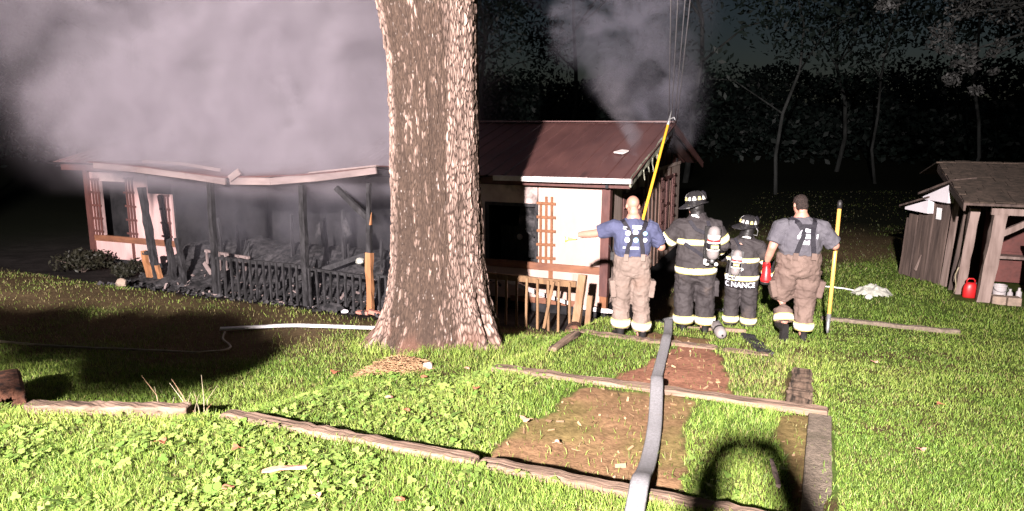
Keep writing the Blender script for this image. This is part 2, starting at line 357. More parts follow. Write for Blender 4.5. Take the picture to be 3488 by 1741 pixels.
def blades(n, f0, f1, pw, L, Wd, name, label):
    P, f = scatter(n, f0, f1, pw); k = keep_grass(P); P = P[k]; f = f[k]; n = len(P); X, Y = P[:, 0], P[:, 1]
    lush = fbm(X * 1.1, Y * 1.1, 61); tuft = fbm(X * 5, Y * 5, 63)
    ln = L * (.45 + .9 * rng.random(n)) * (.65 + .9 * tuft) * (1 + .25 * smooth01((lush - .5) * 5)); wd = Wd * (.6 + .8 * rng.random(n)) * (.55 + .11 * f)
    ln *= 1 - .35 * smooth01((X - .1) / .3) * (Y < 12)
    ln *= (1 + .8 * np.exp(-((np.hypot(X - TREEC[0], Y - TREEC[1]) - .8) / .25) ** 2))
    a = rng.random(n) * 2 * np.pi; lean = .25 + .75 * rng.random(n)
    hx, hy = np.cos(a) * lean, np.sin(a) * lean; b = rng.random(n) * 2 * np.pi; sx, sy = np.cos(b) * wd, np.sin(b) * wd
    z = ground_z(X, Y) - .004
    V = np.empty((n, 5, 3)); base = np.stack([X, Y, z], 1)
    mid = base + np.stack([hx * ln * .35, hy * ln * .35, ln * .62], 1); tip = base + np.stack([hx * ln * 1.0, hy * ln * 1.0, ln * (.98 - .25 * lean)], 1)
    w = np.stack([sx, sy, np.zeros(n)], 1)
    V[:, 0] = base - w / 2; V[:, 1] = base + w / 2; V[:, 2] = mid + w * .42; V[:, 3] = mid - w * .42; V[:, 4] = tip
    q = np.arange(n)[:, None] * 5; F = np.concatenate([q + [0, 1, 2], q + [0, 2, 3], q + [3, 2, 4]])
    g1 = np.array([.125, .220, .030]); g2 = np.array([.335, .405, .090]); g3 = np.array([.30, .26, .11])
    t = np.clip(rng.random(n) * .7 + (lush - .5) * .9 - .08 * smooth01((X + .1) / .5), 0, 1)[:, None]; cc = g1 + (g2 - g1) * t
    thin = ((X > -1.5) & (X < -.05) & (Y > 6.3) & (Y < 8.5)); dead = (rng.random(n) < .09 + .32 * thin + .45 * dry_mask(X, Y) + .16 * dirt_mask(X, Y))[:, None]; cc = np.where(dead, g3 * (.5 + .7 * rng.random(n))[:, None], cc)
    cc = cc * (.60 + .5 * rng.random(n) + .30 * fbm(X * 2.3, Y * 2.3, 37))[:, None]
    cc = cc * (1 - .78 * smooth01((f - 12) / 8))[:, None]  # far blades dimmed with distance: night falloff painted into their colour
    o = npmesh(name, V.reshape(-1, 3), F, M['grass'], col=np.repeat(cc, 5, 0)); return tag(o, label, 'grass', kind='stuff')
def blade_mat(name, tr):
    m = bpy.data.materials.new(name); m.use_nodes = True; n = m.node_tree.nodes; l = m.node_tree.links; p = n['Principled BSDF']
    va = n.new('ShaderNodeVertexColor'); va.layer_name = 'Col'; l.new(va.outputs[0], p.inputs['Base Color']); p.inputs['Roughness'].default_value = .55; p.inputs['Specular IOR Level'].default_value = .35
    t = n.new('ShaderNodeBsdfTranslucent'); l.new(va.outputs[0], t.inputs[0]); mx = n.new('ShaderNodeMixShader'); mx.inputs[0].default_value = tr
    l.new(p.outputs[0], mx.inputs[1]); l.new(t.outputs[0], mx.inputs[2]); l.new(mx.outputs[0], n['Material Output'].inputs[0]); return m
M['grass'] = blade_mat('grass_blade', .25); M['leaf'] = blade_mat('leaf_blade', .2)
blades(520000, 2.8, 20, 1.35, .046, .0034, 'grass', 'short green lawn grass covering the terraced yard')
# clover and plantain leaves mixed into the near turf (stuff)
def clover(n):
    P, f = scatter(n, 2.8, 8.2, 1.2); X, Y = P[:, 0], P[:, 1]; rr = rng.random(len(X))
    den = np.maximum(smooth01((fbm(X * 1.4, Y * 1.4, 91) - .42) * 5), 0) * (Y < 4.0) * (X < .1)
    den = np.maximum(den, .95 * smooth01((X + 4.2) / .4) * smooth01((-2.0 - X) / .3) * (Y > 4.1) * (Y < 6.3))
    den = np.maximum(den, .5 * smooth01((fbm(X * 2, Y * 2, 95) - .5) * 5) * (Y > 4.1) * (Y < 6.2) * (X > -.9) * (X < 0))
    k = (rr < den) & keep_grass(P); P = P[k]; n = len(P); X, Y = P[:, 0], P[:, 1]
    s = .011 * (.6 + 1.0 * rng.random(n) ** 2) * np.where(rng.random(n) < .03, 1.7, 1); z = ground_z(X, Y) + .022 + .035 * rng.random(n)
    a = rng.random(n) * 2 * np.pi; tx = (rng.random(n) - .5) * 1.1; ty = (rng.random(n) - .5) * 1.1
    V = []; K = 3; m6 = 6
    vv = np.empty((n, K, m6, 3))
    for k_ in range(K):
        aa = a + k_ * 2 * np.pi / 3; cx = np.cos(aa) * s; cy_ = np.sin(aa) * s
        for j in range(m6):
            b = j * 2 * np.pi / m6 + aa; ox = cx + np.cos(b) * s * .95; oy = cy_ + np.sin(b) * s * .95
            vv[:, k_, j, 0] = X + ox; vv[:, k_, j, 1] = Y + oy; vv[:, k_, j, 2] = z + ox * tx + oy * ty
    q = (np.arange(n * K) * m6)[:, None]; F = np.concatenate([q + [0, 1, 2], q + [0, 2, 3], q + [0, 3, 4], q + [0, 4, 5]])
    g1 = np.array([.105, .195, .034]); g2 = np.array([.26, .33, .085]); t = rng.random((n, 1)); cc = (g1 + (g2 - g1) * t)
    o = npmesh('clover', vv.reshape(-1, 3), F, M['leaf'], col=np.repeat(cc, K * m6, 0)); tag(o, 'broad clover and weed leaves growing through the near turf', 'clover', kind='stuff')
blades(110000, 15, 38, 1.1, .05, .0065, 'grass', 'sparse grass of the far lawn, colour darkened for night')
clover(30000)
# ================================================================== the big tree
def make_oak():
    D = math.hypot(*TREEC); ys = [-250, 0, 100, 200, 400, 700, 870, 1000, 1100, 1200, 1260]
    cx = [1452, 1464, 1472, 1479, 1483, 1485, 1486, 1488, 1491, 1482, 1480]; hw = [188, 172, 162, 153, 149, 153, 158, 177, 205, 248, 300]
    zz = []; rr = []; off = []
    for y, c_, h in zip(ys, cx, hw):
        an = PITCH + math.atan((y - 870.5) / 2519.); z = CAMH - D * math.tan(an); f = D * math.cos(PITCH) + (CAMH - z) * math.sin(PITCH)
        zz.append(z); rr.append(h / 2519. * f * .985); off.append((c_ - 1484) / 2519. * f)
    zz, rr, off = (np.array(a)[::-1] for a in (zz, rr, off))
    root = thing('oak_tree', (TREEC[0], TREEC[1], gz(*TREEC)), 'massive thick tree trunk with flaking bark and spreading roots beside the terraces', 'tree')
    zb = gz(*TREEC); NT = 820; zs = np.concatenate([np.arange(-1.05, 3.9, .0115), np.arange(3.9, 7.6, .08)])
    TH, Z = np.meshgrid(np.linspace(0, 2 * np.pi, NT, endpoint=False), zs)
    r = np.interp(Z, zz, rr); r = np.where(Z > zz[-1], rr[-1] * (1 - .0 * Z), r); o = np.interp(Z, zz, off)
    ex = np.exp(-np.clip(Z - (zb - .1), 0, None) / .30)
    u = np.cos(TH) * RGT[0] + np.sin(TH) * RGT[1]; fr = -(np.cos(TH) * FWD[0] + np.sin(TH) * FWD[1])
    r = r * (1 + ex * (.13 * np.cos(5 * TH + .6) + .09 * np.cos(8 * TH + 2.)))
    r = r * (1 + .018 * np.cos(3 * TH + 1.2) + .03 * (fbm(TH * 2 / np.pi * 3, Z * 1.2, 4) - .5))
    gro = np.exp(-((u - .80) / .045) ** 2) * (fr > 0) * smooth01((zb + 1.0 - Z) / .7); r = r - .13 * gro
    # bark plates: stretched cells
    ncol = 132; wx = TH / (2 * np.pi) * ncol; wy = Z / .105
    wx = wx + .55 * (fbm(TH / (2 * np.pi) * 64 * 1.0, Z * 9, 12) - .5) * 2 * .9; wy = wy + 1.8 * (fbm(TH / (2 * np.pi) * 32, Z * 4, 14) - .5)
    bi = np.floor(wx).astype(int); bj = np.floor(wy).astype(int); f1 = np.full(TH.shape, 9.); f2 = np.full(TH.shape, 9.); cid = np.zeros(TH.shape)
    rough0 = fbm(TH * 60, Z * 30, 73)
    def hh(a, b, s):
        n = ((a % ncol) * 374761393 + b * 668265263 + s * 974711) & 0x7fffffff; n = ((n ^ (n >> 13)) * 1274126177) & 0x7fffffff; return ((n ^ (n >> 16)) & 0xffff) / 65535.
    for di_ in (-1, 0, 1):
        for dj in (-1, 0, 1):
            ci, cj = bi + di_, bj + dj; px = ci + hh(ci, cj, 1); py = cj + hh(ci, cj, 2)
            d = np.hypot((wx - px), (wy - py) * .8); nw = d < f1
            f2 = np.where(nw, f1, np.minimum(f2, d)); cid = np.where(nw, hh(ci, cj, 3), cid); f1 = np.where(nw, d, f1)
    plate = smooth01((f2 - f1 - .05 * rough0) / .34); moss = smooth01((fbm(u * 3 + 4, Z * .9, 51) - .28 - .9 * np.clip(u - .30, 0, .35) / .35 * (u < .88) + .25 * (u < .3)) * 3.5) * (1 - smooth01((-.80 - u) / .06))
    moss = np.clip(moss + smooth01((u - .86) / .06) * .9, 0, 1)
    rough = fbm(TH * 40 / (2 * np.pi) * 8, Z * 22, 71)
    ridge = fbm(TH / (2 * np.pi) * 64, Z * 1.3, 29, 3); r = r + plate * (.006 + .012 * cid) - .010 + .016 * (rough - .5) - moss * .004 + .050 * (ridge - .5)
    X = np.cos(TH) * r + o * RGT[0]; Y = np.sin(TH) * r + o * RGT[1]
    V = np.stack([X, Y, Z - zb], -1).reshape(-1, 3); m, n = TH.shape
    Iq = (np.arange(m - 1)[:, None] * n); J = np.arange(n)[None]; F = np.stack([Iq + J, Iq + (J + 1) % n, Iq + n + (J + 1) % n, Iq + n + J], -1).reshape(-1, 4)
    tan_ = np.array([.31, .215, .178]); dark = np.array([.035, .022, .016]); mossc = np.array([.058, .037, .026]); lich = np.array([.42, .36, .33])
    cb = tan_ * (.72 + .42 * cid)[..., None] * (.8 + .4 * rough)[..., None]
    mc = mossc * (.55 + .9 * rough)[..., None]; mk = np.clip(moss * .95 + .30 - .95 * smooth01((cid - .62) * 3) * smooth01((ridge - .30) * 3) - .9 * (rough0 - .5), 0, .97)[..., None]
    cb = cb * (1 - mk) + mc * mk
    lk = (smooth01((vnoise(TH * 90, Z * 26, 88) - .86) * 9) * smooth01((plate - .4) * 4) * (cid > .35))[..., None]; cb = cb * (1 - lk) + lich * lk
    cb = dark + (cb - dark) * (plate * (.45 + .55 * smooth01((ridge - .28) * 4)))[..., None]
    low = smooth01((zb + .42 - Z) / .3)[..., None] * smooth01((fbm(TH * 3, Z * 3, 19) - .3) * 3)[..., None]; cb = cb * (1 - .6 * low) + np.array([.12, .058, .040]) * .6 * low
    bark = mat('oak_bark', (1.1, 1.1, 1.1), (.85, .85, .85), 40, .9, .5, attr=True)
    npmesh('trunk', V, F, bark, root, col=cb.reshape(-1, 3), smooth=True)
    # limbs and crown above the frame
    top = Vector((off[-1] * RGT[0], off[-1] * RGT[1], 7.4 - zb))
    lim = mat('limb_bark', (.16, .11, .08), (.07, .045, .03), 9, .9, .8, (1, 1, .3))
    tips = []
    for dx, dy, h in ((2.6, 1.2, 3.4), (-2.8, .6, 3.6), (.5, 2.8, 4.0), (-.6, -2.2, 4.2)):
        b = MB(); pts = [top + Vector((0, 0, -.5)), top + Vector((dx * .3, dy * .3, h * .35)), top + Vector((dx * .7, dy * .7, h * .7)), top + Vector((dx, dy, h))]
        b.tube(pts, [.34, .24, .15, .06], 9); b.build('limb', lim, root, smooth=True, origin='local'); tips += pts[1:]
    leaf_cloud('crown', root, [(t, 1.9) for t in tips], 5000, .13, (.05, .085, .02))
def leaf_cloud(name, parent, blobs, n, size, colr, flat=.8, var=.5):
    k = len(blobs); w = np.array([b[1] for b in blobs]); idx = rng.choice(k, n, p=w / w.sum())
    C0 = np.array([tuple(b[0]) for b in blobs])[idx]; rad = w[idx]
    d = rng.normal(size=(n, 3)); d /= np.linalg.norm(d, axis=1)[:, None]; P = C0 + d * (rad * (.35 + .65 * rng.random(n) ** .6))[:, None] * np.array([1, 1, flat])
    a = rng.normal(size=(n, 3)); a /= np.linalg.norm(a, axis=1)[:, None]; b = np.cross(a, rng.normal(size=(n, 3))); b /= np.linalg.norm(b, axis=1)[:, None]
    s = size * (.6 + .8 * rng.random(n))[:, None]
    V = np.stack([P - a * s, P + b * s * .42, P + a * s, P - b * s * .42], 1).reshape(-1, 3); q = np.arange(n)[:, None] * 4; F = q + [0, 1, 2, 3]
    c = np.array(colr) * (1 - var / 2 + var * rng.random(n))[:, None]
    return npmesh(name, V, F, M['leaf'], parent, col=np.repeat(c, 4, 0))
make_oak()
# straw heap, stone and dead leaves at its foot
def straw():
    n = 2600; a = rng.random(n) * 2 * np.pi; q = np.sqrt(rng.random(n)); X = -4.0 + np.cos(a) * q * .42; Y = 6.38 + np.sin(a) * q * .36
    z = ground_z(X, Y) + .10 * (1 - q ** 2) * rng.random(n) + .006; b = rng.random(n) * np.pi * 2; L = .05 + .13 * rng.random(n); t = (rng.random(n) - .5) * .7
    d = np.stack([np.cos(b), np.sin(b) * .6, t * .6], 1) * L[:, None] / 2; w = np.stack([-np.sin(b), np.cos(b), np.ones(n) * .6], 1) * .0028; P = np.stack([X, Y, z], 1); m_ = P + np.stack([0 * b, 0 * b, .02 * rng.random(n)], 1)
    V = np.stack([P - d - w, P - d + w, m_ + w, m_ - w, P + d + w, P + d - w], 1).reshape(-1, 3); k = np.arange(n)[:, None] * 6
    F = np.concatenate([k + [0, 1, 2, 3], k + [3, 2, 4, 5]]); c = np.array([.40, .25, .14]) * (.45 + .8 * rng.random(n))[:, None]
    o = npmesh('straw', V, F, M['leaf'], col=np.repeat(c, 6, 0)); tag(o, 'heap of dry brown straw at the foot of the big tree', 'straw', kind='stuff')
straw()
def rock(name, loc, r, m, seed=0, sq=(1, 1, .7)):
    bm = bmesh.new(); bmesh.ops.create_icosphere(bm, subdivisions=2, radius=1)
    for v in bm.verts:
        k = 1 + .35 * (mn.noise(v.co * 1.4 + Vector((seed, 0, 0)))); v.co = Vector((v.co.x * sq[0], v.co.y * sq[1], v.co.z * sq[2])) * k * r
    zmin = min(v.co.z for v in bm.verts)
    for v in bm.verts: v.co.z -= zmin
    me = bpy.data.meshes.new(name); bm.to_mesh(me); bm.free(); me.materials.append(m)
    o = bpy.data.objects.new(name, me); link(o); o.location = loc; return o
tag(rock('stone', (-3.62, 6.45, gz(-3.62, 6.45) - .01), .06, M['stone'], 3), 'small pale stone at the edge of the straw heap', 'stone')
# ================================================================== terrace timbers
def timber(p0, p1, w, h, m, label, seg=26, rough=.008, name='landscape_timber'):
    b = MB(); b.beam(p0, p1, w, h, rough=rough, seg=seg); o = b.build(name, m, bevel=0); tag(o, label, 'timber')
    md = o.modifiers.new('b', 'BEVEL'); md.width = .014; md.segments = 2; md.limit_method = 'ANGLE'; md.angle_limit = R(50); return o
def tz(x, y, d=.02): return gz(x, y) + d
timber((-3.95, 3.98, -.105), (-1.9, 4.0, -.115), .12, .15, M['timber'], 'long weathered timber edging the top step, left of the flat hose')
timber((-1.88, 4.0, -.115), (.10, 4.02, -.13), .12, .15, M['timber'], 'weathered timber edging the top step, passing under the flat hose')
timber((-5.55, 3.58, -.145), (-4.35, 4.02, -.145), .12, .16, M['timber'], 'short pale timber along the bank next to the rotten post end')
timber((-2.75, 6.18, -.30), (.20, 6.26, -.31), .13, .16, M['timber'], 'cracked grey timber edging the middle step')
timber((-2.72, 8.46, -.56), (-.95, 8.48, -.575), .14, .17, M['timber'], 'splintered timber edging the lowest step beside the bald man', rough=.016)
timber((-.90, 8.48, -.575), (-.34, 8.5, -.58), .13, .14, M['timber'], 'short broken timber at the end of the lowest step', seg=10, rough=.014)
timber((.12, 4.1, -.19), (.14, 6.12, -.31), .17, .16, M['conc'], 'grey gritty side edging of the top step', seg=20, rough=.003)
timber((-.03, 6.4, -.37), (-.02, 7.85, -.50), .20, .14, M['timber_y'], 'dark decayed side timber of the middle step', seg=18, rough=.018)
timber((.18, 11.5, gz(.18, 11.5) + .0), (1.95, 11.45, gz(1.95, 11.45) + .01), .09, .10, M['conc'], 'thin timber border across the dark lawn', seg=16)
timber((-2.60, 7.45, tz(-2.6, 7.45, .03)), (-2.55, 8.2, tz(-2.55, 8.2, .05)), .10, .05, M['timber_y'], 'short pale board lying on the turf between the step timbers', seg=6, name='loose_board')
timber((-.72, 9.55, tz(-.72, 9.55, .01)), (-.40, 8.62, tz(-.4, 8.62, .02)), .15, .08, M['char'], 'black rotten board lying slantwise behind the broken timber', seg=10, rough=.02, name='rotten_board')
timber((-1.9, 9.95, tz(-1.9, 9.95, -.02)), (-.75, 9.93, tz(-.75, 9.93, .01)), .07, .07, M['timber'], 'thin timber half buried in turf behind the dark firefighters', seg=10)
def post_end():
    root = thing('timber_post', (-6.02, 3.72, gz(-6.02, 3.72) - .05), 'rotten square timber post end with a hollow core', 'timber post'); b = MB(); L = root.location
    ax = Vector((.83, -.52, .05)).normalized(); up = Vector((0, 0, 1)); sd = ax.cross(up).normalized()
    c0 = Vector((-6.02, 3.72, gz(-6.02, 3.72) + .10)); n = 28
    def rim(k, rad, jit):
        pts = []
        for i in range(n):
            a = 2 * math.pi * i / n; sq = 1 / max(abs(math.cos(a)), abs(math.sin(a))); sq = min(sq, 1.22); q = rad * sq * (1 + random.uniform(-jit, jit))
            pts.append(c0 + ax * k + sd * math.cos(a) * q + up * math.sin(a) * q)
        return pts
    rings = [rim(-.75, .13, .02), rim(-.02, .135, .03), rim(.0, .125, .05), rim(.0, .062, .25), rim(-.12, .045, .2), rim(-.2, .02, .1)]
    vs = sum(rings, []); fs = []
    for i in range(len(rings) - 1):
        for k in range(n): fs.append((i * n + k, i * n + (k + 1) % n, (i + 1) * n + (k + 1) % n, (i + 1) * n + k))
    b.add(vs, fs); b.build('post', M['rot'], root)
post_end()
# ================================================================== hoses
def ribbon(pts, width, thick, m, name, label, cat='hose', n=10, sub=10):
    """flat hose following the ground"""
    P = []
    for i in range(len(pts) - 1):
        p0, p1, p2, p3 = pts[max(i-1,0)], pts[i], pts[i+1], pts[min(i+2,len(pts)-1)]
        for k in range(sub):
            t = k / sub; P.append([.5 * ((2*p1[j]) + (-p0[j]+p2[j])*t + (2*p0[j]-5*p1[j]+4*p2[j]-p3[j])*t*t + (-p0[j]+3*p1[j]-3*p2[j]+p3[j])*t**3) for j in range(2)])
    P.append(list(pts[-1][:2])); b = MB()
    zs = np.array([max(gz(x + dx, y + dy) for dx, dy in ((0, 0), (.05, 0), (-.05, 0), (0, .07), (0, -.07))) for x, y in P])
    for yt, zt, xa, xb in ((4.0, -.015, -3.95, .1), (6.22, -.195, -2.75, .2), (8.48, -.455, -2.72, -.34), (9.94, -.66, -1.9, -.75)):
        zs = np.array([max(z, zt + .0) if abs(y - yt) < .11 and xa < x < xb else z for (x, y), z in zip(P, zs)])
    z0 = zs.copy()
    for _ in range(90): zs = np.maximum(z0, .5 * zs + .25 * (np.concatenate([zs[:1], zs[:-1]]) + np.concatenate([zs[1:], zs[-1:]])) - .0004)
    zs = np.convolve(np.pad(zs, 1, 'edge'), np.ones(3) / 3, 'valid'); hs = [z + thick * .5 + .018 for z in zs]
    b.tube([(x, y, h) for (x, y), h in zip(P, hs)], width / 2, n, flat=thick / width); o = b.build(name, m, smooth=True); tag(o, label, cat); return o
ribbon([(-.68, 2.6), (-.77, 3.4), (-.85, 4.05), (-.95, 4.8), (-1.04, 5.4), (-1.19, 6.2), (-1.31, 6.8), (-1.42, 7.6), (-1.55, 8.6), (-1.72, 9.6), (-1.9, 10.6), (-2.25, 11.6)], .112, .030, M['hose'], 'fire_hose', 'flat grey fire hose running down the steps between the firefighters')
ribbon([(-5.2, 8.9), (-5.65, 8.55), (-6.7, 8.08), (-7.15, 7.75), (-7.45, 7.52)], .10, .045, M['hose_w'], 'fire_hose', 'bright white hose lying on the ground behind the big tree')
ribbon([(-9.8, 5.45), (-9.1, 5.6), (-7.97, 5.9), (-7.12, 6.2), (-6.62, 6.45), (-6.58, 6.78), (-7.0, 7.1), (-7.25, 7.4)], .03, .028, M['hose_g'], 'garden_hose', 'thin tan garden hose curling across the dark yard', n=7)
ribbon([(-2.3, 11.2), (-2.55, 11.9), (-2.3, 12.6), (-1.7, 12.9), (-1.2, 12.7)], .06, .055, M['wet_hose'], 'fire_hose', 'wet dark grey hose looping on the ground near the gable wall')
ribbon([(-3.0, 11.45), (-2.5, 11.5), (-1.9, 11.5), (-1.3, 11.7)], .05, .045, M['wet_hose'], 'fire_hose', 'thin pale hose crossing behind the legs of the bald man')
# ================================================================== the burning house
HB = -1.46
house = thing('burning_house', (-9.7, 16.0, HB), 'single storey cream house with brown metal roof, burning and smoke filled', 'house')
H = house
def HP(name, m, fn, parent=None, **k): return part(name, m, parent or H, fn, **k)
YF = 12.5; XR = -3.4; XL = -16.2; YB = 19.8; ZT = .94; ZW = -1.22
def panel(x0, x1, z0, z1, m=None, y=YF, name='wall_panel', d=.05): return HP(name, m or M['cream'], lambda b: b.span((x0, y, z0), (x1, y + d, z1)))
# foundation and interior shell
HP('foundation', M['inner'], lambda b: b.span((XL + .05, YF + .06, HB - .25), (XR - .05, YB, -1.20)))
HP('floor_slab', M['ash'], lambda b: b.span((-13.6, 10.75, HB - .2), (-6.0, YF + .05, -1.33)))
HP('back_wall', M['inner'], lambda b: b.span((XL, YB - .08, -1.2), (XR - .06, YB, ZT)))
HP('side_wall', M['inner'], lambda b: b.span((XL, YF + .06, -1.2), (XL + .08, YB - .1, ZT)))
HP('room_partition', M['inner'], lambda b: b.span((-13.5, 15.6, -1.2), (-3.6, 15.7, ZT)))
HP('room_partition', M['inner'], lambda b: b.span((-13.6, YF + .06, -1.2), (-13.5, 15.6, ZT)))
HP('room_partition', M['inner'], lambda b: b.span((-6.1, YF + .06, -1.2), (-6.0, 15.6, ZT)))
HP('ceiling', M['inner'], lambda b: b.span((XL + .1, YF + .08, ZT + .02), (XR - .1, YB - .1, ZT + .05)))
# front wall, right of the tree
panel(-4.66, -3.47, -.50, .90, M['cream']); panel(-5.95, -4.68, .58, .90, M['cream_soot']); panel(-4.66, -3.47, .90, .935, M['cream_soot'], d=.04)
panel(-5.95, -5.72, -.50, .58, M['cream_soot'])
panel(-5.95, -4.45, ZW, -.63); panel(-4.37, -3.47, ZW, -.63); HP('lower_board', M['siding'], lambda b: b.span((-4.0, YF - .012, ZW + .05), (-3.86, YF - .002, -.66)))
HP('wall_batten', M['trellis'], lambda b: b.span((-4.45, YF - .02, ZW - .02), (-4.37, YF + .03, -.63)))
HP('belt_board', M['belt'], lambda b: b.span((-5.95, YF - .035, -.63), (-3.47, YF + .04, -.50)))
HP('sill_board', M['belt'], lambda b: b.span((-5.2, YF - .03, ZW - .04), (-3.9, YF + .03, ZW + .06)))
HP('corner_post', M['brown'], lambda b: b.beam((-3.41, YF + .02, -1.02), (-3.39, YF + .02, .935), .15, .15, rough=.004, seg=6))
HP('post_foot', M['trellis'], lambda b: b.beam((-3.415, YF + .02, -1.24), (-3.41, YF + .02, -1.02), .125, .125))
HP('eave_beam', M['brown'], lambda b: b.span((-5.95, YF - .26, .935), (-2.92, YF - .12, 1.055)))
HP('soffit', M['brown'], lambda b: b.span((-5.95, YF - .12, .96), (-2.95, YF + .1, .985)))
def gutter(b):
    p = [(-5.35, 12.08, 1.06), (-4.6, 12.075, 1.065), (-3.6, 12.08, 1.07), (-2.86, 12.08, 1.075)]
    for a, c_ in zip(p, p[1:]): b.beam(a, c_, .10, .085, rough=.003)
HP('gutter', M['gutter'], gutter)
HP('base_flashing', M['gutter'], lambda b: b.beam((-3.95, YF - .03, -1.25), (-3.2, YF - .03, -1.28), .03, .07, rough=.012, seg=6))
# window opening with its burnt contents
HP('window_frame', M['char'], lambda b: (b.span((-5.72, YF - .01, -.50), (-5.64, YF + .08, .58)), b.span((-4.72, YF - .01, -.50), (-4.66, YF + .08, .58)), b.span((-5.64, YF - .01, .52), (-4.72, YF + .08, .58))))
HP('burnt_curtain', M['ash'], lambda b: b.prism([(-4.72, YF + .12, .52), (-5.05, YF + .12, .52), (-5.10, YF + .12, .15), (-4.80, YF + .12, -.06), (-4.72, YF + .12, -.02)], (0, .02, 0)))
HP('burnt_appliance', M['char'], lambda b: (b.span((-5.62, YF + .5, -1.2), (-4.75, YF + 1.1, .05)), b.span((-5.60, YF + .45, .02), (-4.73, YF + 1.1, .08))))
HP('appliance_dial', M['pail'], lambda b: b.lathe((-5.20, YF + .46, -.12), [(.05, 0), (.06, .02), (.03, .04)], (0, -1, 0), 12))
HP('melted_sheet', M['ash'], lambda b: b.prism([(-4.98, YF + .3, -.48), (-4.68, YF + .3, -.48), (-4.68, YF + .3, .02), (-4.86, YF + .3, .0), (-4.95, YF + .3, -.2)], (0, .03, 0)))
def trellis(x0, z0, z1, y=YF, w=.31, rungs=5, m=None, plane='y', xw=None, top=0.0):
    m = m or M['trellis']; b = MB()
    for i in range(3):
        t = (i - 1) * w * .34
        zt = z1 + (top if i else 0)
        if plane == 'y': b.span((x0 + t - .021, y - .035, z0), (x0 + t + .021, y - .012, zt))
        else: b.span((xw + .012, y + t - .021, z0), (xw + .035, y + t + .021, zt))
    o = b.build('trellis', m, H)
    for k in range(rungs):
        z = z0 + .10 + k * (z1 - z0 - .12) / (rungs - 1)
        b = MB()
        if plane == 'y': b.box((x0 + random.uniform(-.012, .012), y - .047, z), (w + .05, .022, .045), Matrix.Rotation(random.uniform(-.03, .03), 3, 'Y'))
        else: b.box((xw + .047, y, z), (.022, w + .05, .045))
        b.build('rung', m, o)
trellis(-4.50, -.50, .62, top=.10, rungs=5)
# fallen gutter in front of the lower wall
fg = MB(); fg.beam((-5.45, 12.28, -.74), (-4.7, 12.26, -.98), .05, .075, rough=.006, seg=4); fg.beam((-4.7, 12.26, -.98), (-3.98, 12.25, -1.14), .05, .07, rough=.006, seg=4)
tag(fg.build('fallen_gutter', M['gutter']), 'white gutter length hanging aslant behind the pine railing', 'gutter')
# ---------------------------------------------------------------- gable side
YW = [(12.66, 13.62, 'p'), (13.62, 15.35, 'w'), (15.35, 17.2, 's'), (17.2, 19.0, 'w'), (19.0, 19.78, 'p')]
def sboard(y0, y1, z0, z1, m, pr=0.0): HP('siding_board', m, lambda b: b.span((XR - .05, y0, z0), (XR + pr, y1, z1)))
for y0, y1, k in YW:
    if k == 'p':
        n = max(1, round((y1 - y0) / .32)); s_ = (y1 - y0) / n
        for i in range(n): sboard(y0 + i * s_ + .004, y0 + (i + 1) * s_ - .004, ZW - .02, .92, M['siding'], random.uniform(-.004, .004))
    elif k == 's':
        y = y0; i = 0
        while y < y1 - .05:
            w_ = .17 if i % 2 else .22; sboard(y + .005, min(y + w_, y1) - .005, ZW + random.uniform(-.05, .02), .92, M['siding'] if i % 2 == 0 else M['siding_dk'], .0 if i % 2 == 0 else .02); y += w_; i += 1
    else:
        zc, zt = (-.55, .62) if y0 < 14 else (-.62, .66)
        n = 6; s_ = (y1 - y0) / n
        for i in range(n):
            a, b_ = y0 + i * s_ + .004, y0 + (i + 1) * s_ - .004; mm_ = M['siding'] if i % 2 else M['siding_dk']
            sboard(a, b_, ZW - .02, zc, mm_); sboard(a, b_, zt, .92, mm_)
        yc = (y0 + y1) / 2; hw_ = (y1 - y0) / 2 - .36
        for sgn in (-1, 1): sboard(min(yc + sgn * hw_, yc + sgn * (hw_ + .36)), max(yc + sgn * hw_, yc + sgn * (hw_ + .36)), zc, zt, M['siding_dk'])
        fr = HP('window', M['brown'], lambda b: (b.span((XR - .02, yc - hw_ - .07, zc - .06), (XR + .035, yc - hw_, zt + .07)), b.span((XR - .02, yc + hw_, zc - .06), (XR + .035, yc + hw_ + .07, zt + .07)), b.span((XR - .02, yc - hw_, zt), (XR + .035, yc + hw_, zt + .07)), b.span((XR - .02, yc - hw_, zc - .06), (XR + .035, yc + hw_, zc)), b.span((XR - .03, yc - .02, zc), (XR + .0, yc + .02, zt)), b.span((XR - .032, yc - hw_, .0), (XR - .002, yc + hw_, .04))))
        HP('pane', M['glass'], lambda b: b.span((XR - .045, yc - hw_, zc), (XR - .034, yc + hw_, zt)), fr)
        for sgn in (-1, 1): trellis(0, zc - .05, zt + .08, y=yc + sgn * (hw_ + .22), w=.26, plane='x', xw=XR, rungs=6, m=M['brown'])
HP('wall_frieze', M['siding'], lambda b: b.span((XR - .03, 12.66, .925), (XR + .012, YB, 1.0)))
HP('skirt_board', M['char'], lambda b: b.span((XR - .06, 12.66, HB - .2), (XR - .015, YB, ZW - .04)))
RY, RZ = 15.9, 2.0; EZ = 1.10; EY = 12.1; BY, BZ = 20.25, .95; RX0, RX1 = -16.75, -2.87
# gable boards (burnt away near the ridge)
i = 0; y = 12.7
while y < YB:
    w_ = .24; ym = y + w_ / 2; zt = (EZ + (RZ - EZ) * (ym - EY) / (RY - EY) if ym < RY else RZ + (BZ - RZ) * (ym - RY) / (BY - RY)) - .07
    if zt > 1.03 and not (15.3 < ym < 16.9):
        HP('gable_board', M['brown'] if i % 3 else M['char'], lambda b: b.span((XR - .04, y + .004, 1.004), (XR + random.uniform(-.006, .004), y + w_ - .004, zt - random.uniform(0, .02))))
    y += w_; i += 1
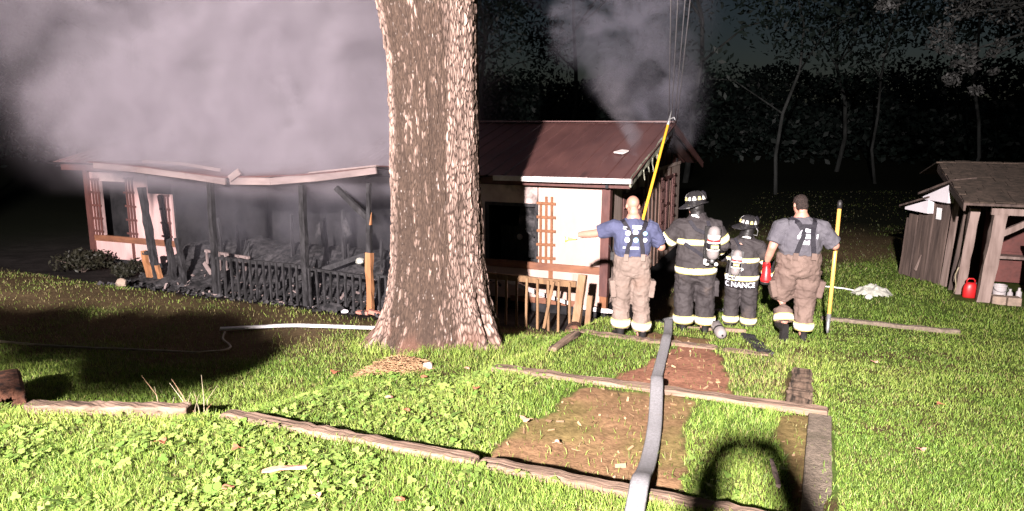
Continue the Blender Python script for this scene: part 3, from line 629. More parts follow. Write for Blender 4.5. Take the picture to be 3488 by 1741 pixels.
# ---------------------------------------------------------------- roof: ribbed metal sheets
def sheet_mesh(w, y0, z0, y1, z1, ribs=3):
    """one ribbed sheet, local x from 0 to w, ribs run up the slope"""
    xs = []; p = w / ribs
    for k in range(ribs): xs += [(k * p, 0), (k * p + p * .36, 0), (k * p + p * .40, .022), (k * p + p * .52, .022), (k * p + p * .56, 0)]
    xs.append((w + .012, 0)); sl = Vector((0, y1 - y0, z1 - z0)).normalized(); nm = Vector((0, -sl.z, sl.y)); nm = nm if nm.z > 0 else -nm
    b = MB(); vs = []; n = len(xs)
    for t in (0, 1):
        for off in (0, -.012):
            for x, h in xs: vs.append(Vector((x, y0 + (y1 - y0) * t, z0 + (z1 - z0) * t)) + nm * (h + off))
    fs = []
    for k in range(n - 1):
        fs += [(k, k + 1, 2 * n + k + 1, 2 * n + k), (n + k + 1, n + k, 3 * n + k, 3 * n + k + 1), (k + 1, k, n + k, n + k + 1), (2 * n + k, 2 * n + k + 1, 3 * n + k + 1, 3 * n + k)]
    fs += [(0, 2 * n, 3 * n, n), (n - 1, 2 * n - 1, 4 * n - 1, 3 * n - 1)]
    b.add(vs, fs); return b
NP = 15; wp = (RX1 - RX0) / NP
roof = HP('roof', M['roof'], lambda b: b.beam((RX0, RY, RZ + .035), (RX1, RY, RZ + .035), .26, .03, seg=8, rough=.003))
first = None
for side, (y0, z0) in enumerate(((EY, EZ), (BY, BZ))):
    src = None
    for k in range(NP):
        if src is None:
            b = sheet_mesh(wp, y0, z0, RY, RZ); o = b.build('roof_sheet', M['roof'], roof, origin='local'); src = o
        else: o = inst(src, roof)
        o.location = Vector((RX0 + k * wp, 0, random.uniform(-.004, .004))) - H.location
for k in range(5): HP('rafter', M['char'], lambda b: b.beam((RX1 - .45 - k * 2.4, EY + .1, EZ - .1), (RX1 - .45 - k * 2.4, RY, RZ - .1), .05, .14))
HP('bargeboard', M['barge'], lambda b: b.beam((RX1 - .02, EY - .03, EZ - .06), (RX1 - .02, RY - .8, RZ - .26), .03, .15, rough=.012, seg=12))
HP('bargeboard', M['char'], lambda b: b.beam((RX1 - .02, RY - .75, RZ - .24), (RX1 - .02, RY, RZ - .07), .03, .14, rough=.012, seg=6))
HP('bargeboard', M['brown'], lambda b: b.beam((RX1 - .02, RY, RZ - .07), (RX1 - .02, BY, BZ - .06), .03, .15, rough=.005, seg=8))
for yy_, l_ in ((13.05, .16), (13.4, .12), (13.75, .22), (14.1, .1)):
    zz_ = EZ + (RZ - EZ) * (yy_ - EY) / (RY - EY) - .14
    HP('peeling_strip', M['barge'], lambda b: b.beam((RX1 - .01, yy_, zz_ + .03), (RX1 + .01, yy_ + .03, zz_ - l_), .02, .05, rough=.01, seg=3, taper=.4))
tag(part('torn_flashing', M['gutter'], None, lambda b: b.prism([(-3.55, 13.5, 1.47), (-3.35, 13.42, 1.455), (-3.28, 13.55, 1.50), (-3.42, 13.6, 1.51)], (0, 0, .025))), 'small scrap of white flashing lying on the brown roof', 'scrap')
# ---------------------------------------------------------------- front wall, far left
panel(-16.1, -14.9, -1.22, -.80, M['cream_burnt']); panel(-14.82, -13.5, -1.22, -.80, M['cream_burnt'])
panel(-16.1, -15.76, -.66, .85, M['cream_burnt']); panel(-14.96, -14.3, -.66, .85, M['cream_burnt']); panel(-14.28, -13.55, -.66, .40, M['cream_burnt']); panel(-15.76, -14.96, .64, .85, M['cream_soot'])
HP('wall_batten', M['brown'], lambda b: b.span((-14.9, YF - .02, -1.22), (-14.82, YF + .03, -.80)))
HP('belt_board', M['belt'], lambda b: b.span((-16.1, YF - .035, -.80), (-13.5, YF + .04, -.66)))
HP('corner_post', M['brown'], lambda b: b.beam((-16.18, YF + .02, HB - .1), (-16.18, YF + .02, .9), .15, .15))
HP('eave_beam', M['brown'], lambda b: b.span((-16.7, YF - .26, .90), (-13.6, YF - .12, 1.03)))
trellis(-15.92, -.66, .70, w=.28, m=M['brown']); trellis(-14.80, -.66, .75, w=.28, m=M['brown']); trellis(-13.72, -.66, .40, w=.26, rungs=4, m=M['brown'])
# ---------------------------------------------------------------- porch: charred posts, sagging fascia, roof sheets
for (x, zt, lean, m) in ((-10.78, .92, .05, 'char'), (-8.62, .93, .04, 'char')):
    HP('porch_post', M[m], lambda b: b.beam((x, 10.85, -1.36), (x + lean, 10.85, zt), .10, .10, rough=.008, seg=9))
HP('porch_post', M['char'], lambda b: b.beam((-7.21, 10.85, -.22), (-7.17, 10.85, 1.0), .09, .09, rough=.010, seg=7, taper=.75))
HP('split_post', M['barewood'], lambda b: b.beam((-7.23, 10.85, -1.36), (-7.21, 10.85, -.22), .105, .105, rough=.012, seg=7))
HP('knee_brace', M['char'], lambda b: b.beam((-7.2, 10.85, .38), (-7.85, 10.85, .90), .07, .09, rough=.006, seg=4))
HP('split_splinter', M['barewood'], lambda b: b.beam((-7.15, 10.83, .28), (-7.12, 10.83, .5), .03, .05, taper=.2))
def fasc(p, w=.035, h=.12, m='fascia', nm='fascia_board'):
    def fn(b):
        for a, c_ in zip(p, p[1:]): b.beam(a, c_, w, h, rough=.004)
    return HP(nm, M[m], fn)
fasc([(-13.7, 10.76, 1.16), (-12.5, 10.75, 1.11), (-11.2, 10.75, 1.02), (-10.25, 10.75, .94)])
fasc([(-10.15, 10.76, .955), (-9.2, 10.75, .975), (-8.2, 10.75, 1.07), (-6.95, 10.76, 1.24)], h=.13)
fasc([(-12.6, 11.0, 1.25), (-11.6, 11.0, 1.23), (-10.6, 11.0, 1.13)], h=.06)
fasc([(-8.3, 10.72, 1.16), (-6.90, 10.72, 1.315)], w=.08, h=.03, m='fascia', nm='drip_edge')
HP('broken_board', M['fascia'], lambda b: b.beam((-10.1, 10.7, 1.0), (-9.86, 10.7, 1.14), .04, .12))
xs_ = np.linspace(-13.8, -6.9, 9)
for a, c_ in zip(xs_, xs_[1:]):
    za = float(np.interp(a, [-13.8, -12.5, -10.2, -8.2, -6.9], [1.22, 1.17, 1.0, 1.12, 1.30])); zc_ = float(np.interp(c_, [-13.8, -12.5, -10.2, -8.2, -6.9], [1.22, 1.17, 1.0, 1.12, 1.30]))
    HP('porch_roof_sheet', M['roof'], lambda b: b.prism([(a + .01, 10.72, za), (c_, 10.72, zc_), (c_, 12.25, 1.18), (a + .01, 12.25, 1.18)], (0, 0, .02)))
for k in range(7): HP('porch_rafter', M['char'], lambda b: b.beam((-13.2 + k * .98, 10.8, float(np.interp(-13.2 + k * .98, [-13.8, -12.5, -10.2, -8.2, -6.9], [1.22, 1.17, 1.0, 1.12, 1.30])) - .06), (-13.2 + k * .98, 12.3, 1.10), .045, .09))
# door frame remains at the left end of the porch
HP('door_jamb', M['barewood'], lambda b: b.beam((-13.02, 11.3, -1.42), (-13.16, 11.3, -.66), .10, .09, rough=.012, seg=6))
HP('door_jamb', M['char'], lambda b: b.beam((-12.82, 11.3, -1.42), (-13.05, 11.3, .68), .13, .11, rough=.014, seg=12))
HP('door_jamb', M['barewood'], lambda b: b.beam((-12.68, 11.28, -1.42), (-12.78, 11.28, -.95), .08, .08, rough=.012, seg=5))
HP('door_jamb', M['char'], lambda b: b.beam((-12.36, 11.3, -1.42), (-12.42, 11.3, -.35), .16, .12, rough=.03, seg=8, taper=.55))
HP('door_jamb', M['char'], lambda b: b.beam((-11.95, 11.2, -1.42), (-12.05, 11.2, -.3), .10, .10, rough=.016, seg=8))
HP('door_sill', M['barewood'], lambda b: b.beam((-13.1, 11.22, -1.41), (-11.9, 11.1, -1.42), .14, .05, rough=.010, seg=8))
HP('door_stop', M['char'], lambda b: b.beam((-13.16, 11.3, -.70), (-12.85, 11.3, -.72), .10, .06, rough=.012, seg=4))
# burnt studs standing at the old front wall
for x, zt in ((-12.1, -.05), (-11.6, -.2), (-10.2, .12), (-9.85, -.02), (-9.3, .1), (-8.9, .28), (-8.0, -.25), (-7.0, .3), (-6.5, .85), (-6.25, .1)):
    HP('wall_stud', M['char'], lambda b: b.beam((x, 12.45, -1.3), (x + random.uniform(-.05, .05), 12.45, zt), .05, .09, rough=.012, seg=8, taper=.7))
HP('burnt_panel', M['ash'], lambda b: b.prism([(-9.55, 12.4, -.35), (-9.38, 12.4, -.38), (-9.42, 12.4, .0), (-9.52, 12.4, -.08)], (0, .02, 0)))
HP('burnt_panel', M['ash'], lambda b: b.prism([(-8.85, 12.42, -.3), (-8.66, 12.42, -.2), (-8.78, 12.42, .12), (-8.86, 12.42, .05)], (0, .02, 0)))
# ================================================================== railings
def railing(name, label, m, p0, p1, zt, zb, n, seed, rail_h=.07, broken=0., rail=True, mats=None):
    random.seed(seed); p0, p1 = Vector(p0), Vector(p1); t = thing(name, (p0.x, p0.y, zb), label, 'railing')
    if rail:
        part('top_rail', m, t, lambda b: b.beam((p0.x, p0.y, zt[0]), (p1.x, p1.y, zt[1]), .055, rail_h, rough=.006, seg=10))
    for k in range(n):
        q = p0.lerp(p1, (k + .5) / n); za = zt[0] + (zt[1] - zt[0]) * (k + .5) / n; zg = zb if zb is not None else gz(q.x, q.y)
        lx = random.uniform(-.02, .02); top = za + rail_h * .3
        part('baluster', (mats[k % len(mats)] if mats else m), t, lambda b: b.beam((q.x + lx, q.y - .045, gz(q.x, q.y) - .03), (q.x, q.y - .045, top), .036, .036, rough=.003, seg=4))
    return t
rr1 = railing('porch_railing', 'pine porch railing with thin balusters in front of the cream wall', M['railwood'], (-5.75, 11.25, 0), (-3.50, 11.15, 0), (-.52, -.53), -1.38, 12, 5, rail_h=.10)
part('leaning_picket', M['railwood'], rr1, lambda b: b.beam((-4.02, 11.08, -1.3), (-3.86, 11.08, -.5), .045, .03))
lp = MB(); lp.beam((-3.36, 10.62, gz(-3.36, 10.62) - .04), (-3.27, 10.78, -.28), .12, .11, rough=.006, seg=8); tag(lp.build('leaning_post', M['railwood']), 'thick split railing post leaning at the end of the pine railing', 'post')
lp = MB(); lp.beam((-3.20, 10.75, gz(-3.2, 10.75) - .04), (-3.17, 10.85, -.62), .08, .06, rough=.004, seg=4); tag(lp.build('picket_board', M['railwood']), 'pale upright board right behind the leaning split post', 'board')
lg = MB(); n_ = 14
lg.lathe((-3.08, 9.72, gz(-3.08, 9.72) + .06), [(.02, 0), (.125, .005), (.135, .03), (.13, .42), (.05, .44)], (-.25, .95, -.12), 16); o_ = lg.build('cut_log', M['rot'], smooth=False); tag(o_, 'short dark log with its sawn end toward the steps', 'log')
railing('charred_railing', 'burnt black porch railing with many thin balusters', M['char'], (-10.7, 10.84, 0), (-8.68, 10.84, 0), (-.56, -.57), -1.38, 13, 9, rail_h=.05)
railing('charred_railing', 'burnt black porch railing next to the split orange post', M['char'], (-8.56, 10.84, 0), (-7.3, 10.84, 0), (-.60, -.66), -1.38, 8, 10, rail_h=.045)
railing('charred_railing', 'burnt black pickets between the split orange post and the big tree', M['char'], (-7.1, 10.9, 0), (-5.9, 10.95, 0), (-.64, -.60), -1.38, 9, 12, rail_h=.045)
railing('collapsed_railing', 'pale unburnt railing piece seen behind the burnt door frame', M['fascia'], (-12.2, 12.05, 0), (-10.95, 12.0, 0), (-.72, -.78), -1.4, 7, 14, rail_h=.05, mats=[M['fascia'], M['char'], M['fascia']])
random.seed(21)
part_ = MB(); part_.beam((-11.9, 11.7, -.9), (-11.5, 11.65, -1.33), .03, .09, rough=.004, seg=4); tag(part_.build('splintered_board', M['fascia']), 'pale splintered board lying inside the burnt porch', 'board')
# ================================================================== rubble inside and in front of the porch
def rubble():
    n = 90; m = 26; X, Y = np.meshgrid(np.linspace(-13.3, -6.1, n), np.linspace(11.0, 15.0, m))
    Zr = -1.33 + .62 * np.exp(-((Y - 13.0) / 1.1) ** 2) * (.6 + .7 * fbm(X * .6, Y * .6, 2)) + .24 * (fbm(X * 3, Y * 3, 6) - .4) + .10 * (fbm(X * 9, Y * 9, 7) - .5)
    V = np.stack([X, Y, Zr], -1).reshape(-1, 3); I = (np.arange(m - 1)[:, None] * n + np.arange(n - 1)[None]).ravel(); F = np.stack([I, I + 1, I + n + 1, I + n], 1)
    o = npmesh('burnt_rubble', V, F, M['ash']); tag(o, 'heap of burnt rubble and ash filling the collapsed porch', 'rubble', kind='stuff')
    # loose charred scraps: uncountable small pieces
    b = MB()
    for k in range(900):
        x = random.uniform(-13.5, -5.2); y = random.triangular(9.9, 13.0, 11.2); z = gz(x, y) if y < 10.75 else max(gz(x, y), -1.33 + .5 * math.exp(-((y - 13) / 1.1) ** 2))
        s_ = random.uniform(.015, .06); e = Matrix.Rotation(random.uniform(0, 6.3), 3, Vector((random.gauss(0, 1), random.gauss(0, 1), random.gauss(0, 1))).normalized())
        b.box((x, y, z + s_ * .3), (s_ * random.uniform(1, 3), s_, s_ * random.uniform(.2, .7)), e)
    o = b.build('char_scraps', M['ash']); tag(o, 'scattered charred scraps and cinders along the burnt porch', 'debris', kind='stuff')
rubble()
def pale_scraps():
    b = MB()
    for k in range(170):
        x = random.uniform(-12.5, -6.2); y = random.triangular(10.2, 13.2, 11.6); z = gz(x, y) if y < 10.75 else -1.33 + .5 * math.exp(-((y - 13) / 1.1) ** 2) + random.uniform(0, .1)
        s_ = random.uniform(.012, .045); e = Matrix.Rotation(random.uniform(0, 6.3), 3, Vector((random.gauss(0, 1), random.gauss(0, 1), random.gauss(0, 1))).normalized())
        b.box((x, y, z + s_ * .3), (s_ * random.uniform(1, 4), s_, s_ * random.uniform(.15, .5)), e)
    tag(b.build('ash_flakes', M['fascia']), 'pale ash flakes and paper scraps strewn over the burnt porch', 'debris', kind='stuff')
pale_scraps()
for k in range(14):   # burnt laths hanging and leaning in the wreck
    x = random.uniform(-12.3, -6.3); y = random.uniform(11.3, 12.6); h = random.uniform(.3, 1.1); a = random.uniform(-.5, .5)
    b = MB(); b.beam((x, y, -1.30), (x + a * h, y + random.uniform(-.2, .3), -1.30 + h), .03, random.uniform(.03, .08), rough=.01, seg=5, taper=.5)
    tag(b.build('charred_lath', M['char']), 'thin charred lath standing aslant in the porch rubble', 'lath', 'charred laths in the porch wreck')
def loose(name, m, p0, p1, w, h, label, cat): b = MB(); b.beam(p0, p1, w, h, rough=.006, seg=5); tag(b.build(name, m), label, cat)
loose('charred_beam', M['char'], (-9.9, 11.5, -1.2), (-8.2, 12.2, -.55), .09, .10, 'charred beam fallen aslant behind the burnt railing', 'beam')
loose('charred_beam', M['char'], (-8.0, 12.5, -.75), (-6.2, 12.2, -.60), .10, .12, 'long charred beam lying across the rubble near the split post', 'beam')
loose('charred_beam', M['char'], (-11.6, 11.3, -1.25), (-10.9, 12.5, -.8), .08, .08, 'short charred beam leaning on rubble by the left porch post', 'beam')
def brick(x, y, rz, label, dz=0.0, m='brick', tilt=.0):
    b = MB(); b.box((0, 0, 0), (.21, .10, .065), Matrix.Rotation(rz, 3, 'Z') @ Matrix.Rotation(tilt, 3, 'Y')); b.v = [(v[0] + x, v[1] + y, v[2] + gz(x, y) + .03 + dz) for v in b.v]
    tag(b.build('brick', M[m]), label, 'brick')
brick(-7.12, 10.45, .2, 'pink brick lying flat in the ash left of the big tree'); brick(-6.86, 10.42, .5, 'red brick tilted against another brick beside the big tree', .03, tilt=.3)
tag(rock('rubble_lump', (-7.42, 10.35, gz(-7.42, 10.35) - .01), .055, M['white'], 5), 'small white lump in the ash beside the pink brick', 'rubble')
tag(rock('rubble_lump', (-8.2, 12.0, -.72), .09, M['plastic_bag'], 8), 'pale melted lump on the rubble behind the burnt railing', 'rubble')
tag(rock('ash_heap', (-7.75, 10.45, gz(-7.75, 10.45) - .03), .17, M['ash'], 11, (1.5, .8, .6)), 'grey ash heap at the foot of the split orange post', 'ash')
tag(rock('rubble_lump', (-12.75, 10.35, gz(-12.75, 10.35) - .02), .12, M['block'], 15, (1.1, .7, .8)), 'grey lump lying in front of the burnt door frame', 'rubble')
# ================================================================== weeds and shrub at the left wall
def shrub(loc, rx, h, n, label, name='shrub', colr=(.020, .019, .011), size=.06, group=None):
    t = thing(name, loc, label, 'shrub', group); b = MB(); blobs = []
    for k in range(14):
        a = random.uniform(0, 6.28); q = rx * math.sqrt(random.random()); tip = Vector((math.cos(a) * q, math.sin(a) * q * .7, h * random.uniform(.55, 1)))
        b.tube([(0, 0, -.03), tip * .5 + Vector((0, 0, .06)), tip], [.012, .008, .003], 5); blobs.append((tip * .8, rx * .42))
    b.build('stem', M['plank'], t, origin='local'); leaf_cloud('foliage', t, blobs, n, size, colr, .8); return t
shrub((-15.6, 11.7, gz(-15.6, 11.7)), .65, .42, 1500, 'scruffy low shrub growing against the far left wall', size=.05)
shrub((-14.2, 11.75, gz(-14.2, 11.75)), .40, .34, 900, 'small weedy bush beside the burnt door frame', size=.05)
# ================================================================== service wires
for k, (dx, dz) in enumerate(((0, 0), (.10, .02), (.16, -.02), (-.12, -.05))):
    p0 = Vector((RX1 - .02 + dx * .6, 15.55 + k * .04, RZ + .02 + dz)); p1 = Vector((2.7 + dx * 1.6, -14, 9.8 + dz * 4)); b = MB(); pts = []
    for i in range(25): t_ = i / 24; p = p0.lerp(p1, t_); p.z -= 1.4 * 4 * t_ * (1 - t_) * .25; pts.append(p)
    b.tube(pts, .007, 6); o = b.build('service_wire', M['wire'], smooth=True)
    tag(o, 'thin pale overhead wire running from the roof peak up out of the yard', 'wire', 'overhead wires above the gable')
# ================================================================== open shed on the right
SZ = gz(3.2, 15.0)
shed = thing('open_shed', (3.6, 16.2, SZ), 'old open-fronted plank shed with leaning posts and mossy shingle roof', 'shed')
def SP(name, m, fn, parent=None): return part(name, m, parent or shed, fn)
def post(x, y, zt, lx, w, m='plank_lt'): SP('post', M[m], lambda b: b.beam((x, y, gz(x, y) - .05), (x + lx, y - .1, zt), w, w, rough=.012, seg=9))
post(2.46, 15.05, .56, .10, .15); post(2.72, 14.45, .56, .10, .19); post(5.4, 14.4, .56, .05, .17); post(7.6, 14.4, .56, .0, .17)
SP('front_beam', M['plank_lt'], lambda b: b.beam((2.68, 14.32, .62), (8.2, 14.32, .62), .12, .19, rough=.008, seg=10))
SP('knee_brace', M['plank_lt'], lambda b: b.beam((2.85, 14.42, .18), (3.4, 14.42, .52), .07, .09, rough=.006, seg=3))
# roof of overlapping shingles, course by course
def shingles():
    roof_ = SP('shed_roof', M['plank'], lambda b: b.prism([(2.25, 14.0, .70), (8.4, 14.0, .70), (8.4, 17.4, 1.14), (2.25, 17.4, 1.14)], (0, 0, .04)))
    protos = []
    for w_ in (.22, .28, .34):
        b = MB(); b.box((w_ / 2, .23, 0), (w_ - .008, .46, .016)); b.build; o = None; protos.append((w_, b))
    made = {}; cnt = 0; ang = math.atan2(.44, 3.4)
    for r_ in range(12):
        x = 2.22 + (r_ % 2) * .1; y = 13.97 + r_ * .285; z = .752 + r_ * .285 * .44 / 3.4
        while x < 6.2:
            w_, b = random.choice(protos)
            if w_ not in made: o = b.build('shingle', M['shingle'], roof_, origin='local'); made[w_] = o
            else: o = inst(made[w_], roof_)
            o.location = Vector((x, y, z + random.uniform(0, .012))) - shed.location; o.rotation_euler = (ang + random.uniform(.015, .05), 0, random.uniform(-.03, .03)); x += w_; cnt += 1
shingles()
SP('back_slope', M['shingle'], lambda b: b.prism([(2.2, 17.4, 1.2), (8.4, 17.4, 1.2), (8.4, 20, .8), (2.2, 20, .8)], (0, 0, .03)))
SP('rake_shadow_board', M['plank'], lambda b: b.beam((2.24, 14.0, .68), (2.24, 17.4, 1.10), .04, .14, rough=.008, seg=6))
# side wall of wide planks, from the corner post back to the left
A = Vector((2.36, 15.75, 0)); B = Vector((1.72, 16.95, 0)); dv = (B - A).normalized(); nv = Vector((dv.y, -dv.x, 0)); nv = nv if nv.x < 0 or nv.y < 0 else -nv
L_ = (B - A).length; x = 0; k = 0
for w_, zt, m_, lean in ((.17, .78, 'plank_lt', .10), (.22, .70, 'plank', .08), (.20, .62, 'plank', .07), (.26, .58, 'plank', .06), (.20, .36, 'plank', .06), (.26, .20, 'plank', .05), (.12, .10, 'plank', .05)):
    p = A + dv * (x + w_ / 2); out = nv * (.02 if k % 2 else 0)
    SP('wall_plank', M[m_], lambda b: b.beam(p + out + Vector((0, 0, gz(p.x, p.y) + random.uniform(-.04, .03))), p + out + Vector((lean, 0, zt)), .03, w_ - .012, upv=dv, rough=.006, seg=5)); x += w_ + .004; k += 1
SP('loose_slat', M['plank_lt'], lambda b: b.beam(A + dv * .85 + nv * .06 + Vector((0, 0, SZ + .12)), A + dv * .72 + nv * .06 + Vector((0, 0, SZ + .45)), .03, .05, taper=.3))
def tri(s0, s1, z0, z1, tilt=0):
    p0 = A + dv * s0 + nv * .16; p1 = A + dv * s1 + nv * .16
    SP('white_eave_panel', M['white'], lambda b: b.prism([p0 + Vector((0, 0, z0)), p1 + Vector((0, 0, z0)), p1 + Vector((0, 0, z0 + .05)), p0 + Vector((0, 0, z1))], -nv * .12))
tri(-.02, .70, .56, .90); tri(.52, 1.22, .30, .56)
SP('lean_roof', M['plank'], lambda b: b.prism([A + dv * -.1 + nv * .2 + Vector((0, 0, .96)), A + dv * .80 + nv * .2 + Vector((0, 0, .64)), A + dv * .80 - nv * .3 + Vector((0, 0, .70)), A + dv * -.1 - nv * .3 + Vector((0, 0, 1.0))], (0, 0, .04)))
SP('lean_roof', M['plank'], lambda b: b.prism([A + dv * .5 + nv * .2 + Vector((0, 0, .60)), A + dv * 1.36 + nv * .2 + Vector((0, 0, .34)), A + dv * 1.36 - nv * .4 + Vector((0, 0, .40)), A + dv * .5 - nv * .4 + Vector((0, 0, .66))], (0, 0, .035)))
SP('notice_paper', M['paper'], lambda b: b.prism([A + dv * .36 + nv * .05 + Vector((.05, 0, .20)), A + dv * .50 + nv * .05 + Vector((.05, 0, .20)), A + dv * .50 + nv * .05 + Vector((.05, 0, .42)), A + dv * .36 + nv * .05 + Vector((.05, 0, .42))], -nv * .006))
SP('notice_paper', M['paper'], lambda b: b.span((2.50, 15.40, -.16), (2.60, 15.41, .08)))
SP('corner_stud', M['plank'], lambda b: b.beam((2.45, 15.45, SZ - .05), (2.58, 15.42, .60), .20, .06, seg=4, rough=.006))
for k in range(9):
    SP('rear_plank', M['redwood'] if 1 < k < 7 else M['plank'], lambda b: b.span((2.55 + k * .62, 17.1 + .01 * (k % 2), SZ - .05), (3.16 + k * .62, 17.16 + .01 * (k % 2), 1.0)))
cup = thing('cupboard', (4.2, 16.75, SZ), 'reddish wooden cupboard against the shed back wall', 'cupboard')
part('carcass', M['redwood'], cup, lambda b: b.span((3.1, 16.6, SZ - .02), (5.4, 17.08, .34)))
for k in range(3): part('door', M['redwood'], cup, lambda b: b.span((3.14 + k * .75, 16.57, -.42), (3.84 + k * .75, 16.597, .22)))
part('shelf', M['plank_lt'], cup, lambda b: b.span((3.05, 16.3, -.52), (5.45, 16.6, -.47)))
part('top', M['plank'], cup, lambda b: b.span((3.05, 16.5, .34), (5.45, 17.08, .40)))
bt = thing('lidded_box', (3.95, 14.9, SZ), 'large dark covered box standing under the shed beam', 'box')
part('box', M['dark'], bt, lambda b: b.span((3.55, 14.6, gz(3.9, 14.9) - .02), (4.6, 15.4, -.08))); part('lid', M['dark'], bt, lambda b: b.span((3.50, 14.55, -.08), (4.65, 15.45, -.02)))
part('handle', M['metal'], bt, lambda b: b.tube([(3.8, 14.56, -.2), (3.8, 14.5, -.2), (4.3, 14.5, -.2), (4.3, 14.56, -.2)], .012, 6))
pb = thing('bucket', (3.02, 14.75, gz(3.02, 14.75)), 'grey white plastic bucket behind the thick shed post', 'bucket'); zb_ = gz(3.02, 14.75)
part('pail', M['pail'], pb, lambda b: b.lathe((3.02, 14.75, zb_ - .01), [(.085, 0), (.09, .02), (.105, .25), (.112, .26), (.112, .28), (.1, .28), (.085, .05)], n=20), smooth=False)
part('bail', M['metal'], pb, lambda b: b.tube([(3.02 + .112 * math.cos(a), 14.66 - .05 * math.sin(a), zb_ + .25 - .08 * math.sin(a)) for a in np.linspace(0, math.pi, 9)], .004, 5))
for k, (x, y, h, m_, lab) in enumerate(((3.20, 14.85, .20, 'pail', 'slim white bottle beside the grey bucket'), (3.34, 14.9, .22, 'pail', 'tall pale bottle next to the dark covered box'))):
    o = part('bottle', M[m_], None, lambda b: b.lathe((x, y, gz(x, y) - .01), [(.04, 0), (.045, .02), (.045, h * .65), (.02, h * .8), (.02, h)], n=12)); tag(o, lab, 'bottle')
for k, (x, y, lab) in enumerate(((2.95, 14.42, 'tan concrete block at the foot of the thick shed post'), (3.16, 14.40, 'tan concrete block set against the dark covered box'))):
    o = part('concrete_block', M['block'], None, lambda b: b.box((x, y, gz(x, y) + .05), (.20, .18, .17), .1 * k), bevel=.008); tag(o, lab, 'block')
# red fuel can
def fuel_can(x, y, rz):
    z = gz(x, y); t = thing('fuel_can', (x, y, z), 'bright red plastic fuel can between the two shed posts', 'fuel can', rz=rz); b = MB()
    prof = [(0, .165, .10), (.03, .175, .11), (.26, .175, .11), (.36, .14, .09), (.41, .10, .06)]; b.loft([((0, 0, h), (a, 0, 0), (0, c_, 0)) for h, a, c_ in prof], 20)
    b.build('can', M['red'], t, origin='local', smooth=True)
    b = MB(); b.tube([(-.10, 0, .36), (-.10, 0, .47), (-.06, 0, .51), (.05, 0, .51), (.09, 0, .47), (.10, 0, .34)], .02, 8); b.build('handle', M['red'], t, origin='local', smooth=True)
    t.scale = (.66, .66, .66)
    b = MB(); b.lathe((.11, 0, .36), [(.03, 0), (.03, .05), (.02, .06), (.015, .1)], (.5, 0, .85), 10); b.build('spout_cap', M['black'], t, origin='local')
fuel_can(2.58, 14.72, .1)
gh = MB(); gh.tube([(2.38 + .02 * math.sin(i), 15.0 - .02 * i, gz(2.4, 15) + .02 + .07 * i) for i in range(8)], .012, 6); tag(gh.build('hanging_hose', M['hose_g'], smooth=True), 'green hose end drooping down the thin shed post', 'hose')
# crumpled plastic sheet, ball and pale cords on the dark lawn
def tarp():
    n = 26; U, Vv = np.meshgrid(np.linspace(-1, 1, n), np.linspace(-1, 1, n)); x = .98 + U * .34 + .05 * fbm(U * 4, Vv * 4, 3); y = 14.2 + Vv * .26
    z = ground_z(x, y) + .01 + np.clip(1 - U ** 2 - Vv ** 2 * .9, 0, 1) * .17 * (.35 + 1.1 * fbm(U * 5 + 7, Vv * 5, 12)); Vt = np.stack([x, y, z], -1).reshape(-1, 3)
    I = (np.arange(n - 1)[:, None] * n + np.arange(n - 1)[None]).ravel(); F = np.stack([I, I + 1, I + n + 1, I + n], 1); kk = ((U ** 2 + Vv ** 2) < 1.05).ravel(); F = F[kk[F].all(1)]
    o = npmesh('plastic_sheet', Vt, F, M['plastic_bag']); tag(o, 'crumpled pale plastic sheet lying on the dark lawn', 'plastic sheet')
tarp()
tag(rock('ball', (.93, 13.78, gz(.93, 13.78) - .005), .055, M['whitegear'], 2, (1, 1, .9)), 'small white ball in front of the crumpled plastic sheet', 'ball')
ribbon([(-.5, 14.25), (.0, 14.35), (.5, 14.45), (.72, 14.3)], .03, .028, M['hose_w'], 'cord', 'pale cord lying across the lawn up to the plastic sheet', 'cord', n=6)
ribbon([(-.6, 13.95), (-.1, 14.0), (.2, 14.0)], .03, .028, M['hose_w'], 'cord', 'short pale cord on the lawn behind the walking man', 'cord', n=6)
# fallen leaves
def leaf_thing(px, sz, rz, label, m):
    x, y = px; b = MB(); z = gz(x, y) + .055; pts = []
    for i in range(12):
        a = 2 * math.pi * i / 12; q = sz * (1 + .35 * math.cos(3 * a)); pts.append((x + math.cos(a + rz) * q, y + math.sin(a + rz) * q * .7, z + .25 * sz * math.cos(2 * a)))
    b.prism(pts, (0, 0, .003)); o = b.build('fallen_leaf', m); tag(o, label, 'leaf', 'fallen leaves on the turf')
M['dead1'] = mat('dead_leaf_pink', (.46, .25, .18), (.34, .17, .12), 12, .8, .2); M['dead2'] = mat('dead_leaf_brown', (.30, .115, .06), (.20, .075, .04), 12, .8, .2)
for i, (p, s) in enumerate((((-3.05, 3.05), .035), ((-2.5, 3.15), .028), ((-3.4, 3.5), .04), ((-2.2, 2.7), .035), ((-2.05, 3.3), .03), ((-1.3, 3.1), .03), ((-3.9, 3.35), .04), ((-1.95, 5.0), .05), ((-2.9, 4.8), .03), ((-3.3, 5.2), .035), ((-2.62, 5.5), .03), ((-1.6, 4.7), .03), ((-4.6, 6.2), .05), ((-3.2, 6.5), .03), ((-3.4, 6.0), .035), ((.8, 5.6), .03), ((1.1, 7.0), .03), ((.7, 8.6), .035))):
    leaf_thing(p, s, i * 1.3, 'small pinkish dead leaf lying on the green turf' if i % 2 else 'small rusty brown dead leaf lying on the green turf', M['dead1'] if i % 2 else M['dead2'])
loose('bark_strip', M['dead1'], (-3.0, 3.28, gz(-3, 3.28) + .06), (-2.78, 3.42, gz(-2.78, 3.42) + .06), .035, .012, 'pale pink bark strip lying on the near turf', 'bark')
